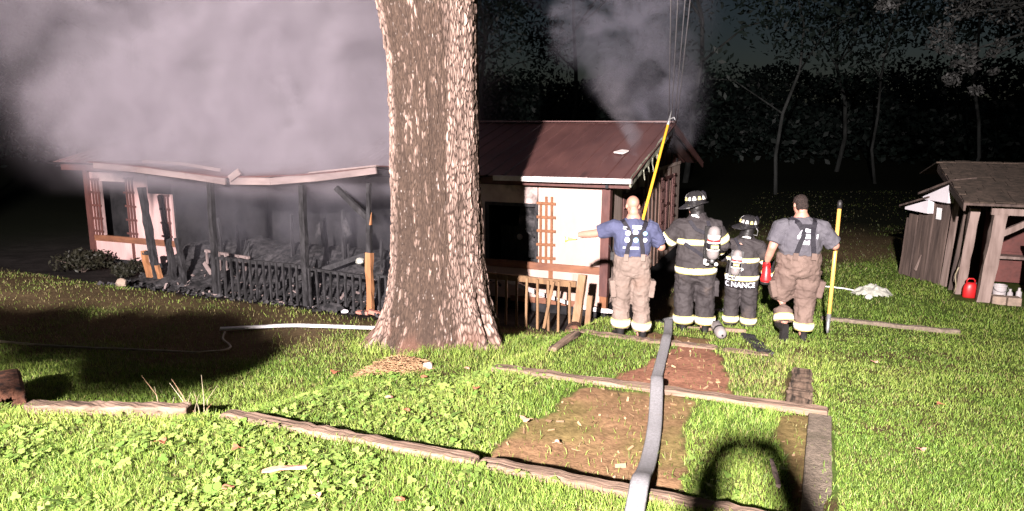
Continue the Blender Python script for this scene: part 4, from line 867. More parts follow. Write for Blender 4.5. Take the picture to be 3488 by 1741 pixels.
loose('stick', M['plank_lt'], (-.10, 4.6, gz(-.1, 4.6) + .05), (-.16, 4.98, gz(-.16, 4.98) + .04), .025, .02, 'short stick lying in turf inside the shadow ring', 'stick')
# twig and leaf litter on the bare step soil
def litter():
    n = 900; X = rng.uniform(-2.6, .1, n); Y = rng.uniform(4.1, 9.4, n); k = dirt_mask(X, Y); X, Y = X[k], Y[k]; n = len(X); b_ = rng.random(n) * 6.28; L = .008 + .03 * rng.random(n) ** 2; W_ = .004 + .006 * rng.random(n); z = ground_z(X, Y) + .006 + .006 * rng.random(n)
    d = np.stack([np.cos(b_) * L, np.sin(b_) * L, .3 * L * rng.normal(size=n)], 1); w = np.stack([-np.sin(b_) * W_, np.cos(b_) * W_, .004 * rng.normal(size=n)], 1); P = np.stack([X, Y, z], 1)
    V = np.stack([P - d - w, P - d + w, P + d + w, P + d - w], 1).reshape(-1, 3); F = np.arange(n)[:, None] * 4 + [0, 1, 2, 3]; c = np.array([.33, .21, .12]) * (.25 + 1.1 * rng.random(n))[:, None]
    tag(npmesh('leaf_litter', V, F, M['leaf'], col=np.repeat(c, 4, 0)), 'twigs and leaf litter scattered on the bare soil of the steps', 'litter', kind='stuff')
litter()
# tall weeds by the short pale timber
def weeds():
    t = thing('tall_weed', (-4.55, 4.15, gz(-4.55, 4.15)), 'tuft of tall pale grass stalks between the two near timbers', 'weed')
    for k in range(16):
        a = random.uniform(0, 6.3); l = random.uniform(.18, .42); b = MB(); x, y = random.uniform(-.28, .28), random.uniform(-.15, .1)
        b.tube([(x, y, -.03), (x + .12 * l * math.cos(a), y + .12 * l * math.sin(a), l * .6), (x + .5 * l * math.cos(a), y + .3 * l * math.sin(a), l)], [.004, .003, .001], 4); b.build('stalk', M['hose_g'] if k % 3 else M['railwood'], t, origin='local')
weeds()
# ================================================================== woods behind
M['farbark'] = mat('pale_far_bark', (.045, .048, .046), (.008, .009, .008), 3, .9, .6, (1, 1, .3))
def wood_tree(x, y, h, r0, crown, label, lean=(0, 0), n=2600, colr=(.010, .018, .014), cr=3.4, size=.17, cz=.72, branches=5):
    z = gz(x, y); t = thing('woodland_tree', (x, y, z), label, 'tree', 'dark woods behind the house'); b = MB(); pts = []
    for i in range(9):
        q = i / 8; pts.append((lean[0] * q * h + .45 * math.sin(q * 7 + x) + .2 * math.sin(q * 15 + y), lean[1] * q * h + .15 * math.cos(q * 6 + y), -.1 + q * h))
    b.tube(pts, [r0 * .75 * (1 - .8 * i / 8) for i in range(9)], 8); b.build('trunk', M['farbark'], t, smooth=True, origin='local'); blobs = []
    for k in range(branches):
        q = random.uniform(.35, .95); i = int(q * 8); p = Vector(pts[i]); a = random.uniform(0, 6.28); l = random.uniform(.18, .32) * h
        tip = p + Vector((math.cos(a) * l, math.sin(a) * l, l * random.uniform(.3, .9))); b = MB(); b.tube([p, p.lerp(tip, .5) + Vector((0, 0, .15 * l)), tip], [r0 * .35, r0 * .22, r0 * .08], 6); b.build('limb', M['farbark'], t, smooth=True, origin='local'); blobs.append((tip, cr * random.uniform(.6, 1)))
    if crown: blobs.append((Vector(pts[-1]), cr)); blobs.append((Vector(pts[int(cz * 8)]), cr * 1.1)); leaf_cloud('crown', t, blobs, n, size, colr, .85)
    return t
random.seed(5)
WT = [(6.7, 43.5, 14.9, .14, 1, 'slim pale crooked tree standing right behind the walking man', (.03, 0)), (3.2, 47.9, 16.2, .12, 1, 'thin tree in the gap right of the gable', (-.02, 0)), (10.9, 49.3, 16.2, .16, 1, 'forked tree in the woods left of the shed', (.06, 0)),
      (-1.7, 39.1, 16.2, .13, 1, 'straight thin trunk just past the right end of the roof', (0, 0)), (16.7, 47.9, 17.6, .2, 1, 'dark leafy tree behind the open shed', (0, 0)), (21.8, 43.5, 17.6, .2, 1, 'broad dark tree past the shed roof', (0, 0)), (-7.2, 44.9, 18.9, .25, 1, 'tall dark tree behind the middle of the roof', (0, 0)),
      (-13.8, 42.0, 17.6, .22, 1, 'dark tree behind the roof beside the big trunk', (0, 0)), (-20.3, 43.5, 17.6, .22, 1, 'dark tree hidden behind the smoke', (0, 0)), (-29.0, 39.1, 16.2, .2, 1, 'dark tree at the far left corner of the house', (0, 0)), (-36.2, 31.9, 16.2, .2, 1, 'leafy dark tree left of the house', (0, 0)), (-34.8, 21.8, 13.5, .18, 1, 'dim tree at the edge of the yard on the left', (0, 0)),
      (0.9, 55.1, 18.9, .2, 1, 'far dark tree in the deep woods behind the walking man', (0, 0)), (13.0, 60.9, 20.2, .22, 1, 'far dark tree behind the forked tree', (0, 0)), (-24.6, 52.2, 20.2, .25, 1, 'far dark tree high over the smoke', (0, 0))]
for x, y, h, r0, cr_, lab, ln in WT: wood_tree(x, y, h, r0, cr_, lab, ln, branches=7, n=3800)
# overhanging pale foliage at the upper right
t = thing('overhanging_tree', (7.4, 23.6, gz(7.4, 23.6)), 'tree with pale leafy boughs hanging over the shed', 'tree'); b = MB(); O = Vector((7.4, 23.6, gz(7.4, 23.6)))
b.tube([(0, 0, -.1), (-.1, 0, 2.5), (-.3, -.2, 5.2), (-.5, -.3, 9.0)], [.26, .22, .17, .08], 9); b.build('trunk', M['farbark'], t, smooth=True, origin='local'); bl = []
for wx_, wy_, wz_, rr_ in ((1.3, 20.1, 5.4, .55), (2.2, 20.4, 5.2, .5), (2.7, 20.6, 4.5, .6), (2.75, 20.5, 3.55, .38), (3.2, 20.7, 3.4, .3), (3.5, 20.9, 4.7, .7), (4.3, 21.2, 4.9, .7), (5.2, 21.6, 5.0, .7), (6.2, 22, 4.9, .6), (3.0, 20.7, 5.5, .6), (4.8, 21.4, 4.3, .4)):
    tip = Vector((wx_, wy_, wz_)) - O; b = MB(); b.tube([(-.3, -.2, 5.4), Vector((-.3, -.2, 5.4)).lerp(tip, .5) + Vector((0, 0, .5)), tip], [.06, .04, .012], 6); b.build('limb', M['farbark'], t, smooth=True, origin='local'); bl.append((tip, rr_))
leaf_cloud('crown', t, [(c_ + Vector((random.gauss(0, .35), random.gauss(0, .3), random.gauss(0, .28))), r_ * random.uniform(.35, .75)) for c_, r_ in bl for _k in range(5)], 7000, .06, (.050, .050, .048), .8, 1.2)
# far-off wood on the rise behind: reads as one dark mass
def far_wood():
    n = 110000; a = R(90) + YAW + (rng.random(n) * 2 - 1) * R(62); d = 58 + 34 * rng.random(n); X = np.cos(a) * d; Y = np.sin(a) * d; tp = 1.2 + 5.0 * fbm(X * .22, Y * .22, 44, 3); z = ground_z(X, Y) + tp * rng.random(n) ** .7
    u = rng.normal(size=(n, 3)); u /= np.linalg.norm(u, axis=1)[:, None]; w = np.cross(u, rng.normal(size=(n, 3))); w /= np.linalg.norm(w, axis=1)[:, None]; s_ = (.13 + .20 * rng.random(n))[:, None]; P = np.stack([X, Y, z], 1)
    V = np.stack([P - u * s_, P + w * s_ * .6, P + u * s_, P - w * s_ * .6], 1).reshape(-1, 3); F = np.arange(n)[:, None] * 4 + [0, 1, 2, 3]; c = np.array([.010, .017, .014]) * (.5 + rng.random(n))[:, None]
    o = npmesh('far_wood', V, F, M['leaf'], col=np.repeat(c, 4, 0)); tag(o, 'dark far wood on the rise behind the yard', 'woods', kind='stuff')
far_wood()
# ================================================================== people
def solid(name, m, parent, shapes, voxel=.010, smooth=4, wrinkle=None, dec=None):
    """several overlapping closed lofts fused into one continuous surface"""
    b = MB()
    for s in shapes: s(b)
    me = bpy.data.meshes.new('tmp'); me.from_pydata(b.v, [], b.f); bm = bmesh.new(); bm.from_mesh(me); bmesh.ops.recalc_face_normals(bm, faces=bm.faces[:]); bm.to_mesh(me); bm.free()
    o = bpy.data.objects.new('tmp', me); link(o); r = o.modifiers.new('r', 'REMESH'); r.mode = 'VOXEL'; r.voxel_size = voxel; r.adaptivity = 0
    if smooth: q = o.modifiers.new('s', 'SMOOTH'); q.iterations = smooth; q.factor = .5
    dg = bpy.context.evaluated_depsgraph_get(); e = o.evaluated_get(dg); m2 = bpy.data.meshes.new_from_object(e); bpy.data.objects.remove(o); bpy.data.meshes.remove(me)
    if wrinkle:
        amp, sc, st, seed = wrinkle; n = len(m2.vertices); co = np.empty(n * 3, np.float32); m2.vertices.foreach_get('co', co); no = np.empty(n * 3, np.float32); m2.vertices.foreach_get('normal', no); co = co.reshape(-1, 3); no = no.reshape(-1, 3)
        d = np.array([mn.fractal(Vector((v[0] * sc * st[0] + seed, v[1] * sc * st[1], v[2] * sc * st[2])), .9, 2.1, 3) for v in co]); d = np.abs(d) * -1.0 + .25
        d2_ = np.array([mn.noise(Vector((v[0] * 4 + seed * 3 + 1.5 * v[2], v[1] * 4, v[2] * 17 + 5 * v[0]))) for v in co]); msk = np.array([.5 + mn.noise(Vector((v[0] * 3 + 7, v[1] * 3 + seed, v[2] * 3.2))) for v in co])
        d = d - np.clip(msk, 0, 1) * np.clip(.35 - np.abs(d2_), 0, 1) * 1.5
        co = co + no * (d * amp)[:, None]; m2.vertices.foreach_set('co', co.astype(np.float32).ravel()); m2.update()
    m2.name = name; m2.materials.clear(); m2.materials.append(m); m2.polygons.foreach_set('use_smooth', [True] * len(m2.polygons))
    p = bpy.data.objects.new(name, m2); link(p); p.parent = parent; return p
def limb(pts, radii, n=14, squash=1.0):
    """tapered tube with rounded look through joint points"""
    def fn(b):
        P = [Vector(p) for p in pts]
        b.tube(P, radii, n, flat=squash)
        for p, r in zip(P, radii):
            prof = [(math.sin(a) * r, -math.cos(a) * r) for a in np.linspace(.12, math.pi - .12, 7)]; b.lathe(p, prof, n=12)
    return fn
def tube(pts, radii, n=16, squash=1.0): return lambda b: b.tube([Vector(p) for p in pts], radii, n, flat=squash)
def levels(rows, n=24): return lambda b: b.loft([((x, y, z), (rx, 0, 0), (0, ry, 0)) for z, rx, ry, x, y in rows], n)
def ell(c, r): return lambda b: b.loft([((c[0], c[1], c[2] - math.cos(a) * r[2]), (math.sin(a) * r[0], 0, 0), (0, math.sin(a) * r[1], 0)) for a in np.linspace(.06, math.pi - .06, 11)], 18)
def hand(wr, dirv, palmn, side=1, curl=.5, thumb=1):
    """palm and five bent fingers; dirv along the hand, palmn out of the palm"""
    d = Vector(dirv).normalized(); pn = Vector(palmn); pn = (pn - d * pn.dot(d)).normalized(); s = d.cross(pn) * side; w = Vector(wr); fs = []
    fs.append(lambda b: b.loft([(w, s * .028, pn * .019), (w + d * .03, s * .036, pn * .017), (w + d * .075, s * .043, pn * .015), (w + d * .092, s * .041, pn * .012)], 14))
    for k, (o_, l) in enumerate(((-.031, .078), (-.011, .088), (.010, .082), (.030, .066))):
        p = w + d * .085 + s * o_; c1 = curl * (.8 + .1 * k); q1 = p + (d * math.cos(c1 * .6) + pn * math.sin(c1 * .6)) * l * .45; q2 = q1 + (d * math.cos(c1 * 1.5) + pn * math.sin(c1 * 1.5)) * l * .32; q3 = q2 + (d * math.cos(c1 * 2.2) + pn * math.sin(c1 * 2.2)) * l * .25
        fs.append(limb([p, q1, q2, q3], [.0098, .0092, .0085, .0075], 8))
    t0 = w + d * .025 - s * .030; t1 = t0 + (d * .6 - s * .7 + pn * .3).normalized() * .04; t2 = t1 + (d * .75 - s * .15 + pn * (.2 + .5 * curl)).normalized() * .034
    fs.append(limb([t0, t1, t2], [.014, .0115, .009], 8)); return fs
def head(c, turn=0., tilt=0.):
    """skull, jaw, brow, nose, ears, lips, eye sockets facing +y before turning"""
    c = Vector(c); m = Matrix.Rotation(turn, 3, 'Z') @ Matrix.Rotation(tilt, 3, 'X'); T = lambda v: c + m @ Vector(v)
    def E(p, r):
        def fn(b):
            b.loft([(T((p[0], p[1], p[2] - math.cos(a) * r[2])), m @ Vector((math.sin(a) * r[0], 0, 0)), m @ Vector((0, math.sin(a) * r[1], 0))) for a in np.linspace(.06, math.pi - .06, 11)], 18)
        return fn
    return [E((0, -.005, .035), (.078, .097, .085)), E((0, .022, -.04), (.064, .070, .078)), E((0, .075, -.092), (.028, .024, .022)), E((0, .098, -.012), (.013, .020, .026)), E((0, .080, .030), (.050, .016, .012)),
            E((0, .086, -.055), (.024, .010, .007)), E((-.080, -.004, -.012), (.012, .022, .032)), E((.080, -.004, -.012), (.012, .022, .032)), E((0, -.055, -.075), (.058, .045, .06)), E((-.032, .078, .008), (.014, .014, .009)), E((.032, .078, .008), (.014, .014, .009))]
def strap(pts, w, th, m, parent, name='strap', upv=(0, 1, 0)):
    b = MB(); P = [Vector(p) for p in pts]
    for a, c_ in zip(P, P[1:]): b.beam(a - (c_ - a).normalized() * .004, c_ + (c_ - a).normalized() * .004, w, th, upv=upv)
    return b.build(name, m, parent, origin='local')
def ringband(c, ax, rx, ry, h, m, parent, name='reflective_band', xdir=None, edge=True, n=28, taper=1.0):
    """fabric band wrapped round a limb: silver centre, lime edges"""
    ax = Vector(ax).normalized(); x = Vector(xdir or (1, 0, 0)); x = (x - ax * x.dot(ax)).normalized(); y = ax.cross(x); c = Vector(c)
    def rg(rows):
        b = MB(); b.loft([(c + ax * z, x * rx * k, y * ry * k) for z, k in rows], n); return b
    t = lambda z: 1 + (taper - 1) * (z / h + .5)
    if edge: o = rg([(-h / 2, t(-h/2)), (h / 2, t(h/2))]).build(name + '_edge' if False else 'band_trim', M['band_y'], parent, origin='local', smooth=True)
    return rg([(-h * .33, t(-h*.33) * 1.012 + .002), (h * .33, t(h*.33) * 1.012 + .002)]).build(name, m, parent, origin='local', smooth=True)
def boot(parent, heel, toe_dir, h=.20, pitch=0.):
    hv = Vector(heel); d = Vector(toe_dir).normalized(); s = d.cross(Vector((0, 0, 1))).normalized(); u = s.cross(d)
    sh = [lambda b: b.loft([(hv + u * 0 - d * .0 + d * .02, s * .042, d * .05), (hv + u * .06 + d * .02, s * .048, d * .055), (hv + u * h + d * .01, s * .062, d * .066)], 16),
          lambda b: b.loft([(hv - d * .03 + u * .045, s * .038, u * .045), (hv + d * .08 + u * .048, s * .048, u * .048), (hv + d * .17 + u * .042, s * .05, u * .042), (hv + d * .225 + u * .034, s * .036, u * .03)], 16)]
    o = solid('boot', M['black'], parent, sh, .009, 3)
    b = MB(); pts = [hv + d * q + s * w_ for q, w_ in ((-.045, -.03), (.06, -.044), (.17, -.052), (.23, -.03), (.235, .03), (.17, .052), (.06, .044), (-.045, .03))]; b.prism([p - u * .004 for p in pts], u * .022); b.build('sole', M['black'], o, origin='local')
    return o
# ---- generic trousers
def trousers(parent, m, hips, legs, waist_z, wr, seed, voxel=.011, amp2=.012):
    """hips: rows; legs: list of (hip, knee, ankle, radii)"""
    sh = [levels(hips)]
    for (hp, kn, an, ra) in legs: sh.append(tube([hp, Vector(hp).lerp(Vector(kn), .5), kn, Vector(kn).lerp(Vector(an), .5), an], ra, 18))
    return solid('trousers', m, parent, sh, voxel, 5, (wr * 1.6, 6.5, (1, 1, 1.1), seed))
# ------------------------------------------------------------------ person A: bald man pointing
def person_bald():
    x, y = -2.07, 8.90; z = gz(x, y); P = thing('person', (x, y, z), 'bald man in navy shirt and tan bunker trousers pointing with a white glove', 'person', rz=R(20))
    wr = Vector((-.68, .24, 1.285)); el = Vector((-.46, .11, 1.325)); sh = Vector((-.225, .02, 1.415))
    r_sh = Vector((.225, .02, 1.405)); r_el = Vector((.36, .06, 1.17)); r_wr = Vector((.16, .36, 1.26))
    shp = [levels([(.86, .17, .13, 0, 0), (1.0, .19, .14, 0, 0), (1.15, .20, .15, 0, 0), (1.35, .21, .14, 0, 0), (1.45, .20, .11, 0, 0), (1.52, .10, .085, 0, .005), (1.60, .066, .07, 0, .015)])]
    shp += head((-.01, .03, 1.69), .12, -.05)
    shp += [limb([sh, sh.lerp(el, .5), el, el.lerp(wr, .5), wr], [.066, .060, .050, .047, .034]), limb([r_sh, r_sh.lerp(r_el, .5), r_el, r_el.lerp(r_wr, .5), r_wr], [.068, .062, .054, .048, .034])]
    shp += hand(wr, (-1, .15, -.1), (0, -.1, -1), 1, .7) + hand(r_wr, (-.4, .9, .2), (-.8, -.3, .3), -1, .9)
    shp += [limb([(-.11, 0, .9), (-.12, .0, .5), (-.125, -.01, .1)], [.09, .065, .05]), limb([(.11, 0, .9), (.115, .0, .5), (.12, -.03, .08)], [.09, .065, .05])]
    solid('body', M['skin'], P, shp, .009, 2)
    # shirt
    s1 = sh.lerp(el, .80) ; s2 = r_sh.lerp(r_el, .86)
    solid('shirt', M['navy'], P, [levels([(.98, .195, .142, 0, 0), (1.08, .205, .150, 0, 0), (1.14, .230, .168, 0, 0), (1.25, .235, .172, 0, 0), (1.36, .238, .160, 0, 0), (1.44, .222, .130, 0, 0), (1.50, .15, .10, 0, .0), (1.545, .088, .085, 0, .012)]), tube([sh + Vector((.06, 0, -.02)), sh, sh.lerp(el, .5), s1], [.115, .108, .098, .096]), tube([r_sh + Vector((-.06, 0, .02)), r_sh, r_sh.lerp(r_el, .5), s2], [.115, .108, .098, .094])], .010, 5, (.020, 6, (1, 1, .8), 3))
    legs = [((-.105, .0, .90), (-.125, .03, .50), (-.125, -.01, .145), [.138, .128, .118, .112, .114]), ((.105, 0, .90), (.12, .01, .50), (.135, -.05, .115), [.138, .128, .116, .110, .112])]
    tr = trousers(P, M['tan'], [(.80, .12, .12, 0, 0), (.86, .215, .165, 0, 0), (.95, .232, .180, 0, -.005), (1.05, .230, .178, 0, 0), (1.085, .226, .174, 0, 0)], legs, 1.08, .016, 5)
    for sx, hx in ((-1, -.235), (1, .245)):   # bellows pockets on the thighs
        solid('pocket', M['tan'], tr, [lambda b: b.box((hx, .0, .66), (.075, .17, .22), Matrix.Rotation(.12 * sx, 3, 'Y'))], .012, 4, (.010, 9, (1, 1, 1), 8))
    ringband((-.125, -.006, .225), (0, -.05, 1), .122, .122, .095, M['band'], tr); ringband((.133, -.035, .195), (.02, -.1, 1), .122, .122, .095, M['band'], tr)
    boot(P, (-.125, -.03, .0), (-.25, 1, 0)); boot(P, (.14, -.07, -.02), (.15, 1, .0))
    # suspenders: X back
    yb = -.178
    strap([(-.10, -.172, 1.07), (-.075, yb, 1.20), (-.035, yb - .004, 1.33), (-.08, -.150, 1.43), (-.125, -.09, 1.50), (-.135, .0, 1.515), (-.13, .10, 1.45)], .050, .008, M['strap'], P, 'suspender')
    strap([(.105, -.172, 1.07), (.095, yb, 1.20), (.07, yb - .002, 1.33), (.105, -.146, 1.43), (.14, -.09, 1.49), (.145, .0, 1.505), (.14, .10, 1.44)], .050, .008, M['strap'], P, 'suspender')
    strap([(-.05, yb - .006, 1.335), (.085, yb - .006, 1.335)], .055, .007, M['strap'], P, 'suspender_yoke')
    for sx in (-.10, .105): strap([(sx, -.182, 1.04), (sx + .004, -.184, 1.115)], .055, .012, M['tan'], P, 'suspender_tab')
    # shirt print
    def blk(cx, cz, w_, h_, m, nm='shirt_print', y=None, rot=0., dents=0):
        yy = y if y is not None else -.182; b = MB(); b.box((cx, yy, cz), (w_, .006, h_), Matrix.Rotation(rot, 3, 'Y'))
        o = b.build(nm, m, P, origin='local')
        for k in range(dents):
            d_ = MB(); d_.box((cx - w_ / 2 + (k + 1) * w_ / (dents + 1), yy - .0036, cz + random.uniform(-.2, .2) * h_), (.006, .003, h_ * .5), Matrix.Rotation(random.uniform(-.4, .4), 3, 'Y')); d_.build('print_stroke', M['navy'], o, origin='local')
        return o
    blk(.03, 1.455, .115, .020, M['print'], y=-.138, rot=.06, dents=6); blk(.028, 1.432, .105, .018, M['print'], y=-.152, rot=.06, dents=5); blk(-.115, 1.435, .045, .035, M['print'], y=-.140, rot=.25, dents=3)
    def disc(cx, cz, r, m, y=-.184):
        b = MB(); b.lathe((cx, y, cz), [(r, 0), (r, .006), (r * .9, .007)], (0, -1, 0), 18); o = b.build('round_badge', m, P, origin='local'); d_ = MB(); d_.lathe((cx, y - .007, cz), [(r * .55, 0), (r * .55, .002)], (0, -1, 0), 12); d_.build('badge_centre', M['pinkbadge'] if m is M['print'] else M['bluebadge'], o, origin='local')
    disc(-.082, 1.375, .033, M['print'], -.170); disc(.008, 1.385, .032, M['print'], -.172); disc(.125, 1.37, .026, M['bluebadge'], -.166); disc(-.092, 1.295, .032, M['print']); disc(.012, 1.292, .032, M['bluebadge'], -.188); disc(.125, 1.29, .026, M['print'], -.172)
    blk(.0, 1.195, .105, .030, M['print'], y=-.186, dents=5); blk(-.125, 1.20, .026, .026, M['print'], y=-.176, dents=1)
    # radio on the hip
    rd = MB(); rd.box((-.255, -.02, 1.07), (.04, .06, .10)); rd.tube([(-.26, -.01, 1.12), (-.29, -.01, 1.20)], .006, 6); rd.build('radio', M['black'], P, origin='local')
    # white glove on the pointing hand
    gl = [s_ for s_ in hand(wr + Vector((-.008, 0, 0)), (-1, .15, -.1), (0, -.1, -1), 1, .7)] + [tube([wr + Vector((.07, -.01, .005)), wr + Vector((.03, 0, 0)), wr + Vector((-.05, .005, -.005))], [.046, .044, .046])]
    gl2 = solid('glove', M['glove'], P, gl + [lambda b: b.loft([(wr + Vector((-.01, 0, 0)), (0, .046, 0), (0, 0, .03)), (wr + Vector((-.09, .01, -.01)), (0, .052, 0), (0, 0, .028))], 12)], .008, 2)
    # torch in that hand (a thing of its own)
    rot = Matrix.Rotation(R(20), 3, 'Z'); w2 = rot @ (wr + Vector((-.07, .005, -.05))) + Vector((x, y, z)); dd = rot @ Vector((-1, .1, -.12)).normalized()
    T = thing('torch', w2, 'lit hand torch held in the white glove', 'torch')
    b = MB(); b.lathe(w2 - dd * .06, [(.018, 0), (.020, .01), (.020, .10), (.034, .125), (.036, .15)], dd, 16); b.build('torch_body', M['torch'], T, smooth=True)
    b = MB(); b.lathe(w2 + dd * .091, [(.033, 0), (.034, .006), (.02, .012)], dd, 16); b.build('lens', M['lens'], T, smooth=True)
    b = MB(); b.lathe(w2 - dd * .075, [(.016, 0), (.018, .016)], dd, 12); b.build('end_cap', M['black'], T)
    # yellow pike pole held in the right hand
    hp = rot @ (r_wr + Vector((-.03, .07, .03))) + Vector((x, y, z)); top = Vector((-1.93, 10.15, 2.02)); dr = (top - hp).normalized(); foot = hp - dr * .72
    K = thing('pike_pole', foot, 'tall yellow pike pole held up against the gable by the bald man', 'pike pole')
    b = MB(); b.tube([foot, hp, top], .019, 12); b.build('shaft', M['yellow'], K, smooth=True)
    b = MB(); b.tube([top - dr * .01, top + dr * .06, top + dr * .22], [.022, .016, .006], 10); b.tube([top + dr * .08, top + dr * .11 + Vector((.06, 0, .0)), top + dr * .06 + Vector((.085, 0, 0))], [.010, .009, .003], 6); b.build('hook_head', M['metal'], K, smooth=True)
person_bald()
# ------------------------------------------------------------------ person D: walking man with pole
def person_walk():
    x, y = -.16, 9.64; z = gz(x, y); P = thing('person', (x, y, z), 'dark haired man in grey shirt walking away with a yellow pole', 'person', rz=R(16))
    lsh = Vector((-.235, .0, 1.415)); lel = Vector((-.335, -.04, 1.18)); lwr = Vector((-.37, .06, .97)); rsh = Vector((.235, .0, 1.41)); rel = Vector((.42, .02, 1.20)); rwr = Vector((.335, .24, 1.24))
    shp = [levels([(.86, .19, .15, 0, 0), (1.0, .22, .17, 0, 0), (1.15, .225, .175, 0, 0), (1.35, .225, .155, 0, 0), (1.45, .21, .12, 0, 0), (1.52, .11, .09, 0, .005), (1.60, .07, .075, 0, .015)])] + head((-.02, .04, 1.70), .35, -.08)
    shp += [limb([lsh, lsh.lerp(lel, .5), lel, lel.lerp(lwr, .5), lwr], [.07, .065, .055, .05, .036]), limb([rsh, rsh.lerp(rel, .5), rel, rel.lerp(rwr, .5), rwr], [.07, .065, .056, .05, .036])]
    shp += hand(lwr, (-.05, .1, -1), (1, .1, 0), 1, .6) + hand(rwr, (-.2, .9, .1), (.3, -.2, .9), 1, 1.1)
    shp += [limb([(-.12, 0, .9), (-.16, .06, .52), (-.15, -.10, .26)], [.1, .07, .05]), limb([(.12, 0, .9), (.10, .02, .5), (.11, .0, .08)], [.1, .07, .05])]
    solid('body', M['skin'], P, shp, .009, 2)
    cH = Vector((-.02, .03, 1.745)); solid('hair', M['hair'], P, [ell((cH.x, cH.y - .005, cH.z), (.086, .100, .080)), ell((cH.x + .01, cH.y - .045, cH.z - .055), (.076, .060, .075))], .009, 2, (.008, 30, (1, 1, 1), 2))
    s1 = lsh.lerp(lel, .80); s2 = rsh.lerp(rel, .92)
    solid('shirt', M['grey_shirt'], P, [levels([(.98, .225, .172, 0, 0), (1.10, .234, .178, 0, 0), (1.16, .260, .200, 0, 0), (1.25, .262, .200, 0, 0), (1.36, .262, .182, 0, 0), (1.45, .238, .145, 0, 0), (1.51, .16, .115, 0, .0), (1.56, .092, .09, 0, .012)]), tube([lsh + Vector((.06, 0, .0)), lsh, lsh.lerp(lel, .5), s1], [.125, .118, .110, .106]), tube([rsh + Vector((-.06, 0, 0)), rsh, rsh.lerp(rel, .5), s2], [.125, .118, .110, .104])], .010, 5, (.022, 6, (1, 1, .8), 13))
    legs = [((-.125, .0, .90), (-.165, .07, .52), (-.15, -.105, .245), [.160, .150, .132, .118, .108]), ((.125, 0, .90), (.115, .03, .50), (.115, .0, .125), [.160, .150, .130, .118, .113])]
    tr = trousers(P, M['tan2'], [(.80, .14, .14, 0, 0), (.86, .245, .195, 0, 0), (.96, .268, .212, 0, -.005), (1.06, .268, .212, 0, 0), (1.11, .262, .208, 0, 0)], legs, 1.1, .018, 25)
    for sx, hx in ((-1, -.29), (1, .265)): solid('pocket', M['tan2'], tr, [lambda b: b.box((hx, .0, .66), (.08, .19, .22), Matrix.Rotation(.2 * sx, 3, 'Y'))], .012, 4, (.010, 9, (1, 1, 1), 8))
    ringband((-.153, -.075, .295), (.0, -.45, -.89), .119, .119, .085, M['band'], tr); ringband((.115, .0, .185), (0, 0, 1), .122, .124, .095, M['band'], tr)
    boot(P, (-.15, -.20, .20), (-.02, .10, -1)); boot(P, (.115, -.02, .0), (.2, 1, 0))
    yb = -.215
    strap([(-.10, -.206, 1.09), (-.065, yb, 1.22), (-.02, yb + .003, 1.35), (-.02, -.175, 1.42), (-.07, -.125, 1.50), (-.135, -.02, 1.535), (-.14, .1, 1.47)], .055, .008, M['strap'], P, 'suspender')
    strap([(.115, -.206, 1.09), (.105, yb, 1.22), (.085, yb + .004, 1.35), (.10, -.172, 1.42), (.125, -.12, 1.50), (.15, -.02, 1.53), (.15, .1, 1.46)], .055, .008, M['strap'], P, 'suspender')
    strap([(-.05, -.158, 1.455), (.12, -.158, 1.455)], .055, .007, M['strap'], P, 'suspender_yoke')
    for sx in (-.10, .115): strap([(sx, -.216, 1.06), (sx + .004, -.218, 1.135)], .06, .012, M['tan2'], P, 'suspender_tab')
    def blk(pts, y, dents=()):
        b = MB(); b.prism([(px, y, pz) for px, pz in pts], (0, -.005, 0)); o = b.build('shirt_print', M['print'], P, origin='local')
        for cx, cz, w_, h_ in dents: d_ = MB(); d_.box((cx, y - .0062, cz), (w_, .003, h_)); d_.build('print_stroke', M['grey_shirt'], o, origin='local')
    blk([(.0, 1.395), (.06, 1.385), (.062, 1.425), (.035, 1.43), (.005, 1.44)], -.185, ((.02, 1.42, .006, .02), (.04, 1.405, .006, .02)))
    blk([(-.02, 1.315), (.065, 1.315), (.068, 1.365), (-.005, 1.365)], -.204, ((.0, 1.34, .005, .03), (.05, 1.34, .005, .03)))
    blk([(-.09, 1.31), (-.055, 1.31), (-.045, 1.355), (-.09, 1.355)], -.200, ((-.075, 1.335, .012, .022),)); blk([(-.075, 1.36), (-.05, 1.36), (-.035, 1.425)], -.190)
    blk([(.135, 1.31), (.15, 1.31), (.155, 1.365), (.135, 1.365)], -.192, ((.145, 1.34, .004, .03),))
    blk([(-.03, 1.245), (.05, 1.24), (.055, 1.295), (.015, 1.285), (-.02, 1.298)], -.210, ((-.005, 1.265, .005, .025), (.014, 1.265, .007, .03), (.034, 1.265, .005, .025)))
    solid('glove', M['black'], P, hand(lwr + Vector((0, 0, .004)), (-.05, .1, -1), (1, .1, 0), 1, .6) + [tube([lwr + Vector((.02, -.02, .09)), lwr, lwr + Vector((0, .01, -.09))], [.05, .048, .05], squash=.8)], .009, 2)
    solid('glove', M['black'], P, hand(rwr + Vector((0, 0, 0)), (-.2, .9, .1), (.3, -.2, .9), 1, 1.1) + [tube([rwr + Vector((.04, -.08, -.02)), rwr, rwr + Vector((-.01, .06, 0))], [.05, .046, .045])], .009, 2)
    rot = Matrix.Rotation(R(16), 3, 'Z'); W_ = lambda v: rot @ Vector(v) + Vector((x, y, z))
    c0 = W_((-.375, .02, .73)); T = thing('hand_lamp', c0, 'bright red hand lamp held in the walking man\'s black glove', 'lamp')
    b = MB(); b.loft([(c0 + Vector((0, 0, h)), (a, 0, 0), (0, a, 0)) for h, a in ((0, .066), (.03, .070), (.08, .058), (.16, .050), (.19, .030), (.215, .03))], 18); b.build('lamp_case', M['red'], T, smooth=True)
